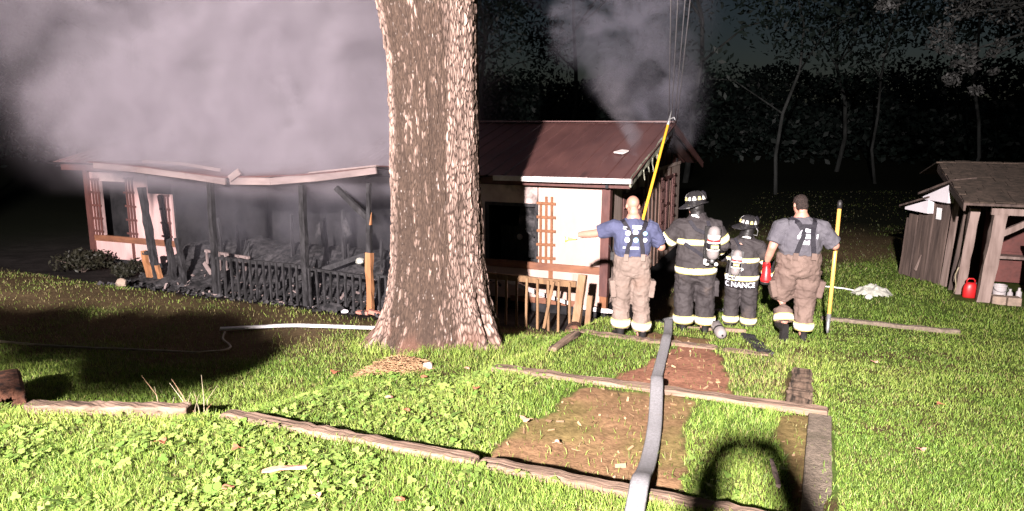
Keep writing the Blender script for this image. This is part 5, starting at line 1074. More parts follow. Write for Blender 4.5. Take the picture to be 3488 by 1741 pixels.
    b = MB(); b.loft([(c0 + Vector((0, 0, h)), (a, 0, 0), (0, a, 0)) for h, a in ((-.03, .06), (-.005, .068), (.002, .066))], 18); b.build('rubber_rim', M['black'], T)
    b = MB(); b.tube([c0 + Vector((-.04, 0, .18)), c0 + Vector((-.035, 0, .235)), c0 + Vector((.035, 0, .235)), c0 + Vector((.04, 0, .18))], .011, 7); b.build('handle', M['red'], T, smooth=True)
    foot = W_((.40, -.02, .10)); hp = W_((.33, .30, 1.26)); top = W_((.56, .30, 1.66))
    hp = W_((.475, .10, .85)); top = W_((.50, .22, 1.64)); dr = (top - foot).normalized(); K = thing('pike_pole', foot, 'short orange yellow pole with black cap carried by the walking man', 'pike pole')
    b = MB(); b.tube([foot + dr * .22, top], .024, 12); b.build('shaft', M['yellow2'], K, smooth=True)
    b = MB(); b.tube([foot, foot + dr * .05, foot + dr * .24], [.012, .022, .027], 12); b.build('metal_tip', M['metal'], K, smooth=True)
    b = MB(); b.tube([top - dr * .01, top + dr * .07, top + dr * .10], [.030, .030, .018], 12); b.build('end_cap', M['black'], K, smooth=True)
person_walk()
# ------------------------------------------------------------------ turnout gear firefighters
def helmet(P, c, turn, tilt=0., roll=0.):
    """domed helmet with raised ridges, long rear brim, reflective trapezoids; c is the head centre"""
    hm = Matrix.Translation(Vector(c)) @ Matrix.Rotation(turn, 4, 'Z') @ Matrix.Rotation(tilt, 4, 'X') @ Matrix.Rotation(roll, 4, 'Y'); T = lambda v: hm @ Vector(v); R3 = hm.to_3x3()
    b = MB(); b.loft([(T((0, -.005, h)), R3 @ Vector((a, 0, 0)), R3 @ Vector((0, a * 1.16, 0))) for h, a in ((.0, .122), (.04, .124), (.08, .117), (.115, .097), (.142, .066), (.156, .025))], 28); o = b.build('helmet', M['helmet'], P, origin='local', smooth=True)
    b = MB(); n = 36; vs = []; fs = []
    for i in range(n):
        a = 2 * math.pi * i / n; cx, sy = math.cos(a), math.sin(a); ext = .030 + (.105 * max(0, -sy) ** 1.8) + .016 * max(0, sy)
        ri = Vector((.112 * cx, .130 * sy - .005, .012)); ro = Vector(((.112 + ext * .8) * cx, (.130 + ext) * sy - .005, -.004 - .045 * max(0, -sy) ** 1.5))
        for q in (ri, ro, ro + Vector((0, 0, -.008)), ri + Vector((0, 0, -.012))): vs.append(T(q))
    for i in range(n):
        j = (i + 1) % n
        for k in range(4): fs.append((i * 4 + k, i * 4 + (k + 1) % 4, j * 4 + (k + 1) % 4, j * 4 + k))
    b.add(vs, fs); b.build('brim', M['helmet'], o, origin='local')
    for k in range(8):
        a = 2 * math.pi * k / 8 + .2; b = MB(); pts = []
        for t_ in np.linspace(.05, 1.0, 7):
            hgt = .03 + .122 * t_; rad = float(np.interp(hgt, [0, .04, .08, .115, .14, .152], [.122, .124, .117, .097, .066, .025])) + .004; pts.append(T((rad * math.cos(a), rad * 1.16 * math.sin(a) - .005, hgt)))
        b.tube(pts, .006, 6); b.build('ridge', M['helmet'], o, origin='local', smooth=True)
    for k in range(8):   # reflective trapezoids round the crown
        a = -math.pi / 2 + (k - 3.5) * .50; da = .16; b = MB(); q = []
        for da_, h in ((-da, .040), (da, .040), (da * .6, .085), (-da * .6, .085)):
            rad = float(np.interp(h, [0, .04, .08, .115], [.122, .124, .117, .097])) + .007; q.append(Vector((rad * math.cos(a + da_), rad * 1.16 * math.sin(a + da_) - .005, h)))
        nrm = Vector((math.cos(a), math.sin(a), .1)) * -.012; b.prism([T(p) for p in q], R3 @ nrm); b.build('reflective_mark', M['band'] if k % 3 else M['band_y'], o, origin='local')
    b = MB(); b.prism([T((-.05, .135, .03)), T((.05, .135, .03)), T((.045, .125, .12)), T((0, .12, .15)), T((-.045, .125, .12))], R3 @ Vector((0, .01, 0))); b.build('front_shield', M['strap'], o, origin='local')
    return o
def air_pack(name, M4, label, parent_loc, s=1.0):
    T = lambda v: M4 @ Vector(v); R3 = M4.to_3x3(); K = thing(name, parent_loc, label, 'air tank'); ax = R3 @ Vector((0, 0, 1))
    def lz(nm, prof, m, base=(0, 0, 0), axis=ax, n=22): b = MB(); b.lathe(T(base), [(r * s, h * s) for r, h in prof], axis, n); return b.build(nm, m, K, smooth=True)
    lz('cylinder', [(.03, 0), (.055, .015), (.072, .045), (.078, .08), (.078, .33), (.074, .37), (.060, .405), (.035, .425), (.01, .432)], M['steel_cyl'])
    lz('white_band', [(.080, 0), (.080, .055)], M['whitegear'], (0, 0, .265 * s)); lz('red_band', [(.0795, 0), (.0795, .02)], M['red'], (0, 0, .24 * s)); lz('strap_band', [(.083, 0), (.083, .018)], M['band'], (0, 0, .215 * s)); lz('black_wrap', [(.080, 0), (.080, .075)], M['strap'], (0, 0, .14 * s)); lz('strap_band', [(.083, 0), (.083, .018)], M['band'], (0, 0, .122 * s))
    b = MB(); b.box(T((0, -.083 * s, .178 * s)), (.095 * s, .006, .04 * s), R3); b.build('label_plate', M['band_y'], K)
    b = MB(); b.box(T((0, .085 * s, .20 * s)), (.20 * s, .03, .42 * s), R3); b.build('back_plate', M['black'], K)
    lz('valve', [(.025, 0), (.028, .03), (.02, .06)], M['metal'], (0, 0, -.05 * s)); b = MB(); b.lathe(T((.045 * s, -.03, -.055 * s)), [(.022, 0), (.026, .012), (.018, .022)], R3 @ Vector((0, -1, 0)), 14); b.build('valve_knob', M['whitegear'], K, smooth=True)
    b = MB(); b.tube([T((-.03, 0, -.04)), T((-.09, -.01, -.03)), T((-.11, 0, .05)), T((-.10, .04, .2))], .012, 7); b.build('air_line', M['black'], K, smooth=True)
    b = MB(); b.tube([T((-.10, -.03, -.06)), T((-.095, -.03, .01))], .02, 8); b.tube([T((-.09, -.03, -.06)), T((-.045, -.03, -.06))], .016, 8); b.build('gauge_housing', M['whitegear'], K, smooth=True)
    return K
def person_tall():
    x, y = -1.42, 9.78; z = gz(x, y); P = thing('person', (x, y, z), 'tall firefighter in black coat and helmet wearing a grey air cylinder', 'person', rz=R(20)); dz = 0.0
    lsh = Vector((-.225, .02, 1.405)); lel = Vector((-.39, .10, 1.18)); lwr = Vector((-.33, .36, 1.26)); rsh = Vector((.225, .02, 1.405)); rel = Vector((.35, .03, 1.17)); rwr = Vector((.33, .26, 1.05))
    shp = [levels([(.86, .17, .13, 0, 0), (1.0, .18, .14, 0, 0), (1.15, .19, .14, 0, 0), (1.35, .20, .14, 0, 0), (1.45, .19, .11, 0, 0), (1.52, .10, .085, 0, .005), (1.60, .066, .07, 0, .015)])] + head((-.03, .03, 1.69), -.8, 0)
    shp += [limb([lsh, lel, lwr], [.065, .05, .034]), limb([rsh, rel, rwr], [.065, .05, .034])] + hand(lwr, (.1, .9, .15), (.6, 0, -.6), 1, .8) + hand(rwr, (-.1, .9, -.3), (-.6, 0, -.6), -1, .8)
    shp += [limb([(-.11, 0, .9), (-.12, .0, .5), (-.125, -.01, .1)], [.09, .065, .05]), limb([(.11, 0, .9), (.115, .0, .5), (.13, -.02, .08)], [.09, .065, .05])]
    solid('body', M['skin'], P, shp, .010, 2)
    co = solid('coat', M['black_coat'], P, [levels([(.80, .265, .205, 0, 0), (.90, .270, .21, 0, 0), (1.05, .262, .205, 0, 0), (1.20, .262, .20, 0, 0), (1.36, .262, .185, 0, 0), (1.46, .235, .145, 0, 0), (1.53, .13, .12, 0, .01), (1.60, .105, .11, 0, .015)]), tube([lsh + Vector((.06, 0, 0)), lsh, lsh.lerp(lel, .5), lel, lel.lerp(lwr, .55), lwr], [.12, .118, .108, .104, .088, .075]), limb([lel], [.104]), tube([rsh + Vector((-.06, 0, 0)), rsh, rsh.lerp(rel, .5), rel, rel.lerp(rwr, .55), rwr], [.12, .118, .108, .102, .088, .075]), limb([rel], [.102])], .011, 5, (.026, 6, (1, 1, 1), 31))
    solid('hood', M['black'], P, [ell((-.03, .015, 1.66), (.100, .112, .125)), levels([(1.52, .115, .115, 0, .01), (1.62, .095, .105, -.02, .01)])], .011, 3, (.006, 12, (1, 1, 1), 4))
    b = MB(); b.prism([(-.11, -.085, 1.565), (-.02, -.112, 1.54), (-.015, -.115, 1.555), (-.06, -.105, 1.585), (-.10, -.085, 1.58)], (0, -.012, 0)); b.build('collar_flash', M['band'], co, origin='local')
    ringband((0, 0, .845), (0, 0, 1), .274, .214, .085, M['band'], co); ringband((0, 0, 1.225), (0, 0, 1), .266, .205, .075, M['band'], co)
    d1 = (lel - lsh).normalized(); ringband(lsh.lerp(lel, .78), d1, .112, .112, .08, M['band'], co, xdir=(0, 1, 0)); d2 = (rel - rsh).normalized(); ringband(rsh.lerp(rel, .72), d2, .112, .112, .08, M['band'], co, xdir=(0, 1, 0)); d3 = (rwr - rel).normalized(); ringband(rel.lerp(rwr, .75), d3, .090, .090, .07, M['band'], co, xdir=(1, 0, 0))
    tr = trousers(P, M['black_coat'], [(.70, .12, .12, 0, 0), (.78, .23, .175, 0, 0), (.90, .235, .18, 0, 0)], [((-.12, 0, .85), (-.14, .02, .46), (-.14, -.01, .115), [.15, .145, .132, .125, .126]), ((.12, 0, .85), (.135, .01, .46), (.145, -.03, .105), [.15, .145, .132, .125, .126])], .9, .018, 44)
    ringband((-.14, -.008, .175), (0, 0, 1), .136, .136, .10, M['band'], tr); ringband((.145, -.024, .165), (0, 0, 1), .136, .136, .10, M['band'], tr)
    solid('pocket', M['black_coat'], tr, [lambda b: b.box((.265, 0, .60), (.07, .18, .22))], .012, 4, (.01, 9, (1, 1, 1), 3))
    boot(P, (-.14, -.04, .0), (-.1, 1, 0)); boot(P, (.145, -.06, -.005), (.1, 1, 0))
    solid('glove', M['black'], P, hand(lwr, (.1, .9, .15), (.6, 0, -.6), 1, .8) + [limb([lwr - Vector((0, .03, 0)), lwr + Vector((.01, .07, .01))], [.05, .05])], .010, 2); solid('glove', M['black'], P, hand(rwr, (-.1, .9, -.3), (-.6, 0, -.6), -1, .8) + [limb([rwr, rwr + Vector((-.01, .07, -.02))], [.05, .05])], .010, 2)
    helmet(P, (-.03, .02, 1.72), -1.0, .05, -.12)
    strap([(-.20, -.20, 1.22), (-.08, -.215, 1.14), (.04, -.22, 1.06)], .045, .006, M['strap'], P, 'harness_strap'); strap([(-.13, -.13, 1.50), (-.06, -.19, 1.40), (.05, -.21, 1.36)], .045, .006, M['strap'], P, 'harness_strap'); strap([(.10, -.13, 1.50), (.11, -.19, 1.40)], .045, .006, M['strap'], P, 'harness_strap')
    rot = Matrix.Translation((x, y, z)) @ Matrix.Rotation(R(20), 4, 'Z') @ Matrix.Translation((.135, -.315, 1.035)) @ Matrix.Rotation(R(3), 4, 'X') @ Matrix.Rotation(R(1), 4, 'Y')
    air_pack('air_pack', rot, 'grey air cylinder with white band strapped to the tall firefighter', rot.to_translation())
def person_short():
    x, y = -.90, 10.55; z = gz(x, y) - .02; P = thing('person', (x, y, z), 'shorter firefighter in black coat with white name lettering under the hem', 'person', rz=R(4)); P.scale = (.93, .93, .93)
    lsh = Vector((-.195, .08, 1.265)); lel = Vector((-.30, .22, 1.06)); lwr = Vector((-.18, .42, 1.0)); rsh = Vector((.215, .06, 1.255)); rel = Vector((.36, .10, 1.02)); rwr = Vector((.37, .18, .80))
    shp = [levels([(.78, .16, .13, 0, 0), (.92, .17, .14, 0, .02), (1.06, .18, .14, 0, .04), (1.22, .19, .14, 0, .06), (1.31, .18, .11, .01, .07), (1.38, .10, .085, .02, .085), (1.46, .066, .07, .03, .10)])] + head((.05, .13, 1.53), -.35, -.25)
    shp += [limb([lsh, lel, lwr], [.062, .048, .034]), limb([rsh, rel, rwr], [.062, .048, .034])] + hand(lwr, (.2, .9, -.1), (.5, 0, -.7), 1, .8) + hand(rwr, (0, .2, -1), (-1, 0, 0), -1, .6)
    shp += [limb([(-.10, 0, .82), (-.12, .03, .45), (-.12, -.02, .1)], [.085, .06, .048]), limb([(.10, 0, .82), (.115, .0, .45), (.12, -.02, .08)], [.085, .06, .048])]
    solid('body', M['skin'], P, shp, .010, 2)
    co = solid('coat', M['black_coat'], P, [levels([(.74, .240, .19, 0, 0), (.84, .240, .19, 0, 0), (.96, .232, .185, 0, .02), (1.10, .235, .185, 0, .04), (1.22, .238, .172, .01, .06), (1.31, .215, .135, .015, .07), (1.38, .13, .12, .02, .085), (1.45, .10, .105, .03, .1)]), tube([lsh + Vector((.06, 0, 0)), lsh, lel, lwr], [.112, .11, .098, .075]), limb([lel], [.098]), tube([rsh + Vector((-.06, 0, 0)), rsh, rsh.lerp(rel, .5), rel, rwr], [.115, .112, .104, .10, .085]), limb([rel], [.098])], .011, 5, (.026, 6, (1, 1, 1), 52))
    solid('hood', M['black'], P, [ell((.05, .115, 1.50), (.098, .11, .12)), levels([(1.37, .115, .115, .02, .08), (1.47, .095, .1, .04, .1)])], .011, 3, (.006, 12, (1, 1, 1), 4))
    b = MB(); b.prism([(-.03, -.045, 1.405), (.09, -.03, 1.385), (.10, -.02, 1.40), (.04, -.04, 1.425)], (0, -.02, 0)); b.build('collar_flash', M['band'], co, origin='local')
    ringband((0, 0, .80), (0, 0, 1), .246, .196, .075, M['band'], co); ringband((.0, .035, 1.07), (0, -.05, 1), .240, .19, .07, M['band'], co); ringband(rel.lerp(rwr, .80), (rwr - rel), .096, .096, .07, M['band'], co, xdir=(1, 0, 0)); ringband(rsh.lerp(rel, .82), (rel - rsh), .106, .106, .07, M['band'], co, xdir=(0, 1, 0))
    tr = trousers(P, M['black_coat'], [(.62, .12, .12, 0, 0), (.70, .205, .16, 0, 0), (.84, .21, .165, 0, 0)], [((-.11, 0, .78), (-.125, .03, .42), (-.13, -.02, .06), [.135, .13, .118, .112, .115]), ((.11, 0, .78), (.12, .0, .42), (.13, -.02, .05), [.135, .13, .118, .112, .115])], .8, .016, 60)
    ringband((-.13, -.02, .15), (0, 0, 1), .122, .122, .09, M['band'], tr); ringband((.13, -.02, .14), (0, 0, 1), .122, .122, .09, M['band'], tr)
    boot(P, (-.13, -.05, .0), (-.1, 1, 0)); boot(P, (.13, -.05, -.005), (.15, 1, 0))
    solid('glove', M['black'], P, hand(lwr, (.2, .9, -.1), (.5, 0, -.7), 1, .8) + [limb([lwr, lwr + Vector((.01, .07, 0))], [.05, .05])], .010, 2); solid('glove', M['black'], P, hand(rwr, (0, .2, -1), (-1, 0, 0), -1, .6) + [limb([rwr, rwr + Vector((0, .01, -.08))], [.05, .05])], .010, 2)
    helmet(P, (.05, .12, 1.56), -.85, -.10, .12)
    b = MB(); b.tube([(.15, .06, 1.56), (.19, .05, 1.49), (.18, .05, 1.42), (.13, .06, 1.43)], .008, 6); b.build('chin_strap', M['wet_hose'], P, origin='local', smooth=True)
    # name lettering below the coat hem
    fc = bpy.data.curves.new('name_letters', 'FONT'); fc.body = 'C. NANCE'; fc.size = .105; fc.extrude = .003; fc.align_x = 'CENTER'; fc.space_character = 1.0; fc.offset = .0022
    fo = bpy.data.objects.new('tmp_text', fc); link(fo); dg = bpy.context.evaluated_depsgraph_get(); tm = bpy.data.meshes.new_from_object(fo.evaluated_get(dg)); bpy.data.objects.remove(fo)
    patch = MB(); patch.loft([((0, .0, h), (.243, 0, 0), (0, .193, 0)) for h in (.655, .762)], 28); pt = patch.build('name_panel', M['black_coat'], co, origin='local', smooth=True)
    cv = np.array([v.co[:] for v in tm.vertices])
    for v in tm.vertices:   # wrap the letters round the panel
        a = (v.co.x - .03) / .235; zz_ = .672 + v.co.y; dd_ = v.co.z; v.co = Vector((math.sin(a) * (.246 + dd_), -math.cos(a) * (.196 + dd_), zz_))
    tm.materials.clear(); tm.materials.append(M['print']); to = bpy.data.objects.new('name_letters', tm); link(to); to.parent = pt
    strap([(-.12, -.06, 1.38), (-.06, -.13, 1.28), (-.03, -.155, 1.15)], .04, .006, M['strap'], P, 'harness_strap'); strap([(.10, -.10, 1.05), (.0, -.165, .95), (-.04, -.18, .86)], .04, .006, M['band'], P, 'harness_strap')
    rot = Matrix.Translation((x, y, z)) @ Matrix.Rotation(R(8), 4, 'Z') @ Matrix.Translation((-.11, -.225, .80)) @ Matrix.Rotation(R(-7), 4, 'X') @ Matrix.Rotation(R(6), 4, 'Y')
    air_pack('air_pack', rot, 'slim air cylinder strapped to the shorter firefighter', rot.to_translation(), .82)
person_tall(); person_short()
# spare cylinder lying in the grass
c0 = Vector((-.99, 9.28, gz(-.99, 9.28) + .072)); mm4 = Matrix.Translation(c0) @ Matrix.Rotation(R(24), 4, 'Z') @ Matrix.Rotation(R(-80), 4, 'X')
K = thing('spare_cylinder', c0 - Vector((0, 0, .08)), 'grey air cylinder lying on the turf with its domed end toward the steps', 'air tank'); ax = mm4.to_3x3() @ Vector((0, 0, -1))
b = MB(); b.lathe(c0 + Vector((0, .0, 0)), [(.012, -.02), (.045, -.012), (.064, .012), (.072, .05), (.072, .24), (.05, .29), (.03, .31), (.028, .35)], -ax if ax.y < 0 else ax, 22); b.build('cylinder', M['steel_cyl'], K, smooth=True)
b = MB(); b.lathe(c0, [(.074, .10), (.075, .13)], -ax if ax.y < 0 else ax, 22); b.build('strap_band', M['black'], K, smooth=True)
b = MB(); b.lathe(c0, [(.013, -.03), (.013, -.018)], -ax if ax.y < 0 else ax, 10); b.build('end_boss', M['black'], K)
# ================================================================== behind the viewpoint: photographer, light mast, added shadow-casting tree (their shadows fall into the picture)
def photographer():
    x, y = .12, -.42; z = gz(x, y); P = thing('person', (x, y, z), 'photographer in dark jacket holding a phone overhead', 'person', rz=YAW)
    lsh = Vector((-.19, .02, 1.44)); lel = Vector((-.225, .17, 1.78)); lwr = Vector((-.175, .33, 2.0)); rsh = Vector((.19, .02, 1.44)); rel = Vector((.185, .17, 1.78)); rwr = Vector((.125, .33, 2.0))
    shp = [levels([(.86, .17, .13, 0, 0), (1.0, .18, .14, 0, 0), (1.15, .18, .14, 0, 0), (1.35, .20, .14, 0, 0), (1.45, .19, .11, 0, 0), (1.52, .10, .085, 0, .005), (1.60, .066, .07, 0, .015)])] + head((0, .03, 1.66), 0, 0)
    shp += [limb([lsh, lel, lwr], [.07, .055, .036]), limb([rsh, rel, rwr], [.07, .055, .036])] + hand(lwr, (.3, .2, .9), (.6, .3, -.2), 1, .6) + hand(rwr, (-.3, .2, .9), (-.6, .3, -.2), -1, .6)
    shp += [limb([(-.11, 0, .9), (-.12, .0, .5), (-.125, -.01, .1)], [.09, .065, .05]), limb([(.11, 0, .9), (.115, .0, .5), (.13, -.02, .08)], [.09, .065, .05])]
    solid('body', M['skin'], P, shp, .012, 2)
    solid('jacket', M['dark'], P, [levels([(.84, .22, .17, 0, 0), (1.05, .22, .17, 0, 0), (1.30, .235, .165, 0, 0), (1.45, .22, .13, 0, 0), (1.54, .10, .1, 0, .01)]), tube([lsh + Vector((.05, 0, -.03)), lsh, lel, lwr], [.11, .11, .095, .075]), limb([lel], [.095]), tube([rsh + Vector((-.05, 0, -.03)), rsh, rel, rwr], [.11, .11, .095, .075]), limb([rel], [.095])], .013, 4)
    solid('hair', M['hair'], P, [ell((0, .015, 1.71), (.086, .104, .08))], .012, 2)
    trousers(P, M['navy'], [(.80, .12, .12, 0, 0), (.86, .2, .15, 0, 0), (1.0, .2, .155, 0, 0)], [((-.105, 0, .9), (-.12, 0, .5), (-.125, -.01, .08), [.12, .11, .09, .08, .08]), ((.105, 0, .9), (.12, 0, .5), (.125, -.01, .08), [.12, .11, .09, .08, .08])], 1.0, .01, 3)
    solid('glove', M['black'], P, [limb([lwr, lwr + Vector((.04, .01, .08)), lwr + Vector((.115, .02, .10))], [.055, .055, .05])] + hand(lwr + Vector((.03, 0, .05)), (.8, .1, .5), (.2, .9, -.2), 1, .6), .012, 2); solid('glove', M['black'], P, [limb([rwr, rwr + Vector((-.04, .01, .08)), rwr + Vector((-.115, .02, .10))], [.055, .055, .05])] + hand(rwr + Vector((-.03, 0, .05)), (-.8, .1, .5), (-.2, .9, -.2), -1, .6), .012, 2)  # thick gloves added to fill out the top of the photographer's shadow
    boot(P, (-.125, -.03, 0), (-.1, 1, 0)); boot(P, (.125, -.03, 0), (.1, 1, 0))
    m4 = Matrix.Translation((x, y, z)) @ Matrix.Rotation(YAW, 4, 'Z'); c0 = m4 @ Vector((-.03, .345, 2.10)); R3 = Matrix.Rotation(YAW, 3, 'Z') @ Matrix.Rotation(-PITCH, 3, 'X')
    ph = thing('phone', c0, 'black phone held up in both hands', 'phone'); b = MB(); b.box(c0, (.165, .012, .082), R3); b.build('phone_case', M['black'], ph, bevel=.003); b = MB(); b.box(c0 - R3 @ Vector((0, .006, 0)), (.15, .002, .07), R3); b.build('screen', M['glass'], ph)
photographer()
mast = thing('floodlight_mast', (LPOS.x, LPOS.y, gz(LPOS.x, LPOS.y)), 'telescopic mast on three legs carrying the lit floodlight head', 'floodlight')
zb2 = gz(LPOS.x, LPOS.y); bk = (LPOS - LTARGET).normalized(); lc = LPOS + bk * .16
part('mast_pole', M['metal'], mast, lambda b: (b.tube([(lc.x, lc.y, zb2 - .05), (lc.x, lc.y, lc.z - 2)], .05, 12), b.tube([(lc.x, lc.y, lc.z - 2.02), (lc.x, lc.y, lc.z)], .035, 12)))
for k in range(3):
    a = k * 2.094; part('leg', M['metal'], mast, lambda b: b.tube([(lc.x, lc.y, zb2 + 1.2), (lc.x + 1.0 * math.cos(a), lc.y + 1.0 * math.sin(a), gz(lc.x + math.cos(a), lc.y + math.sin(a)))], .025, 8))
qm = bk.to_track_quat('Z', 'Y').to_matrix()
part('lamp_housing', M['black'], mast, lambda b: b.box(lc, (.42, .30, .12), qm)); part('lamp_glass', M['lens'], mast, lambda b: b.box(lc - bk * .075, (.34, .22, .012), qm))
# unseen tree added at the left, its bough shaped to cast the lawn shadow
def shadow_bough():
    z = gz(-5.6, -3.2); t = thing('shadow_tree', (-5.6, -3.2, z), 'added unseen tree with a low bough shaped to shade the lawn', 'tree'); O = Vector((-5.6, -3.2, z))
    b = MB(); b.tube([(0, 0, -.1), (.02, 0, 2.0), (-.1, .1, 4.5), (.1, 0, 7.0)], [.2, .17, .13, .05], 10); b.build('trunk', M['farbark'], t, origin='local', smooth=True)
    pts = [Vector(p) for p in ((-2.62, -1.58, 2.50), (-2.82, -1.1, 2.38), (-3.25, -.65, 2.28), (-3.75, -.25, 2.18), (-4.05, -.12, 2.12), (-3.25, -1.38, 2.46), (-3.75, -.95, 2.32), (-4.2, -.7, 2.28), (-3.8, -1.4, 2.46), (-4.7, -.9, 2.32), (-4.35, -1.3, 2.42), (-2.9, -1.6, 2.46), (-5.1, -1.2, 2.36))]
    for p in pts[::2]: b = MB(); b.tube([Vector((0, 0, 1.9)), (p - O) * .5 + Vector((0, 0, 1.2)), p - O], [.05, .03, .012], 7); b.build('limb', M['farbark'], t, origin='local', smooth=True)
    leaf_cloud('foliage', t, [(p + Vector((-.13, 0, .17)) - O, .33) for p in pts], 9000, .06, (.05, .08, .03), .4)
    leaf_cloud('crown', t, [(Vector((0, 0, 6.5)), 1.6), (Vector((-1, .3, 5.8)), 1.2)], 2500, .1, (.05, .08, .03), .8)
shadow_bough()
# ================================================================== smoke: real volumes, lit by the floodlight
class NX:
    def __init__(s, nt): s.nt = nt
    def m(s, op, a, b=None, c=None, clamp=False):
        n = s.nt.nodes.new('ShaderNodeMath'); n.operation = op; n.use_clamp = clamp
        for i, v in enumerate((a, b, c)):
            if v is None: continue
            if isinstance(v, (int, float)): n.inputs[i].default_value = v
            else: s.nt.links.new(v, n.inputs[i])
        return n.outputs[0]
    def ss(s, v, a, b, lo=0., hi=1.):
        n = s.nt.nodes.new('ShaderNodeMapRange'); n.interpolation_type = 'SMOOTHSTEP'
        for k, x in (('From Min', a), ('From Max', b), ('To Min', lo), ('To Max', hi)):
            if isinstance(x, (int, float)): n.inputs[k].default_value = x
            else: s.nt.links.new(x, n.inputs[k])
        s.nt.links.new(v, n.inputs['Value']); return n.outputs[0]
    def noise(s, vec, scale, detail=3, dist=0., off=(0, 0, 0), st=(1, 1, 1)):
        mp = s.nt.nodes.new('ShaderNodeMapping'); mp.inputs['Location'].default_value = off; mp.inputs['Scale'].default_value = st; s.nt.links.new(vec, mp.inputs[0])
        n = s.nt.nodes.new('ShaderNodeTexNoise'); n.inputs['Scale'].default_value = scale; n.inputs['Detail'].default_value = detail; n.inputs['Distortion'].default_value = dist; s.nt.links.new(mp.outputs[0], n.inputs['Vector']); return n.outputs['Fac']
def smoke(name, lo, hi, dens, color, aniso, label):
    m = bpy.data.materials.new(name + '_volume'); m.use_nodes = True; nt = m.node_tree; nt.nodes.remove(nt.nodes['Principled BSDF'])
    pv = nt.nodes.new('ShaderNodeVolumePrincipled'); pv.inputs['Color'].default_value = (*color, 1); pv.inputs['Anisotropy'].default_value = aniso
    nt.links.new(pv.outputs[0], nt.nodes['Material Output'].inputs['Volume']); g = nt.nodes.new('ShaderNodeNewGeometry'); sp = nt.nodes.new('ShaderNodeSeparateXYZ'); nt.links.new(g.outputs['Position'], sp.inputs[0])
    nt.links.new(dens(NX(nt), g.outputs['Position'], *sp.outputs), pv.inputs['Density'])
    b = MB(); b.span(lo, hi); o = b.build(name, m); tag(o, label, 'smoke', kind='stuff')
def d_big(q, P, x, y, z):
    w = q.m('MULTIPLY_ADD', z, .45, 4.7); xc = q.m('MULTIPLY_ADD', z, -.22, -10.9)
    fx = q.ss(q.m('DIVIDE', q.m('ABSOLUTE', q.m('SUBTRACT', x, xc)), w), 1.15, .20); fy = q.ss(q.m('ABSOLUTE', q.m('SUBTRACT', y, 12.9)), 2.9, 1.6)
    fz = q.m('MULTIPLY', q.ss(z, .45, 1.5, .0, 1.), q.ss(q.noise(P, .28, 2, .4, (9, 3, 2), (1, .12, 1)), .36, .60, .10, 1.15)); ft = q.m('MULTIPLY', q.ss(z, 8.4, 6.5), q.ss(x, -5.9, -8.2))
    n1 = q.noise(P, .36, 5, .9); bl = q.ss(n1, .40, .63, .02, 1.5); n2 = q.noise(P, 1.3, 3, .3, (3, 1, 7)); b2 = q.ss(n2, .32, .68, .45, 1.3)
    d = q.m('MULTIPLY', q.m('MULTIPLY', fx, fy), q.m('MULTIPLY', fz, ft)); return q.m('MULTIPLY', q.m('MULTIPLY', d, q.m('MULTIPLY', bl, b2)), 1.75)
smoke('smoke_plume', (-20.5, 9.9, .45), (-4.6, 16.0, 8.5), d_big, (.60, .545, .61), -.05, 'thick pale smoke rolling up over the burning porch')
def d_porch(q, P, x, y, z):
    fx = q.ss(q.m('ABSOLUTE', q.m('SUBTRACT', x, -9.6)), 4.2, 2.6); fy = q.ss(y, 10.5, 11.2); fz = q.ss(z, -.9, .9, .12, 1.); n1 = q.noise(P, .9, 3, .6, (5, 2, 1)); bl = q.ss(n1, .35, .68, .15, 1.3)
    return q.m('MULTIPLY', q.m('MULTIPLY', q.m('MULTIPLY', fx, fy), fz), q.m('MULTIPLY', bl, .19))
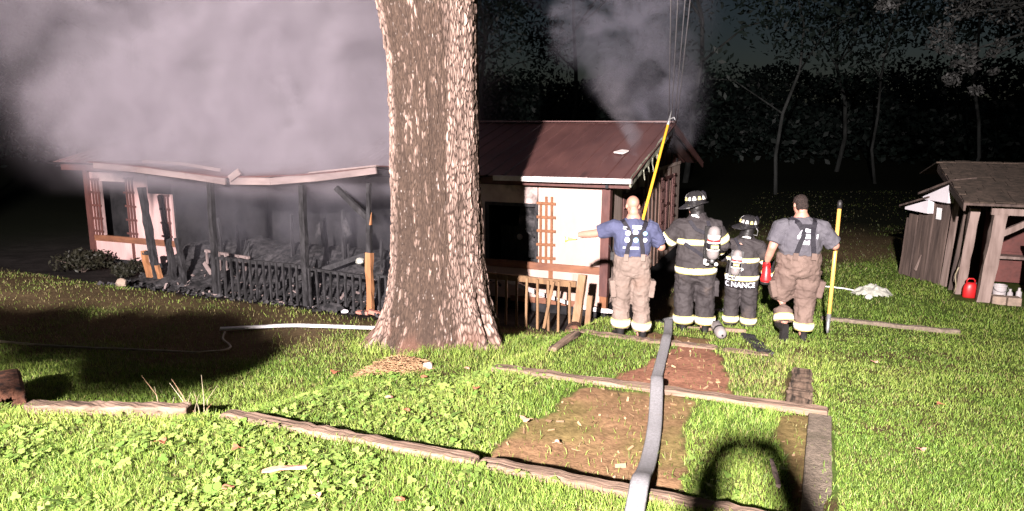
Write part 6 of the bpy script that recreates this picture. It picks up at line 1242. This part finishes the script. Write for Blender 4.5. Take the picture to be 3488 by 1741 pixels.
smoke('porch_smoke', (-13.9, 10.5, -1.2), (-5.4, 12.35, .96), d_porch, (.50, .48, .56), -.1, 'thin grey smoke drifting under the porch roof')
def d_gable(q, P, x, y, z):
    xc = q.m('MULTIPLY_ADD', q.m('POWER', q.m('MAXIMUM', q.m('SUBTRACT', z, 1.6), 0.001), 1.25), -.42, -3.1); w = q.m('MULTIPLY_ADD', z, .62, -.45)
    fx = q.ss(q.m('DIVIDE', q.m('ABSOLUTE', q.m('SUBTRACT', x, xc)), w), 1.15, .25); fy = q.ss(q.m('ABSOLUTE', q.m('SUBTRACT', y, 16.6)), 1.5, .3); fz = q.ss(z, 1.3, 1.8)
    n1 = q.noise(P, .75, 5, 1.4, (2, 9, 4)); bl = q.ss(n1, .45, .60, .0, 1.3)
    return q.m('MULTIPLY', q.m('MULTIPLY', q.m('MULTIPLY', fx, fy), fz), q.m('MULTIPLY', bl, .62))
smoke('gable_smoke', (-8.6, 15.0, 1.25), (-1.2, 18.2, 7.2), d_gable, (.40, .39, .46), 0.0, 'wispy grey smoke curling up from the burnt gable peak')
def d_wisp(q, P, x, y, z):
    t = q.m('SUBTRACT', z, 1.35); xc = q.m('MULTIPLY_ADD', t, -.62, -3.05); yc = q.m('MULTIPLY_ADD', t, .9, 13.4); wv = q.m('MULTIPLY_ADD', q.noise(P, 1.6, 2, 0., (1, 1, 1)), .5, -.25); w = q.m('MULTIPLY_ADD', t, .22, .07)
    dx = q.m('SUBTRACT', q.m('SUBTRACT', x, xc), wv); dy = q.m('SUBTRACT', y, yc); r = q.m('DIVIDE', q.m('SQRT', q.m('ADD', q.m('MULTIPLY', dx, dx), q.m('MULTIPLY', dy, dy))), w)
    return q.m('MULTIPLY', q.m('MULTIPLY', q.ss(r, 1.2, .1), q.ss(z, 3.4, 1.6)), q.m('MULTIPLY', q.ss(q.noise(P, 2.4, 3, .6), .35, .6, .3, 1.2), 2.2))
smoke('smoke_wisp', (-5.2, 12.9, 1.30), (-2.4, 15.6, 3.4), d_wisp, (.45, .43, .48), 0.0, 'narrow wisp of smoke leaking from the front roof edge')
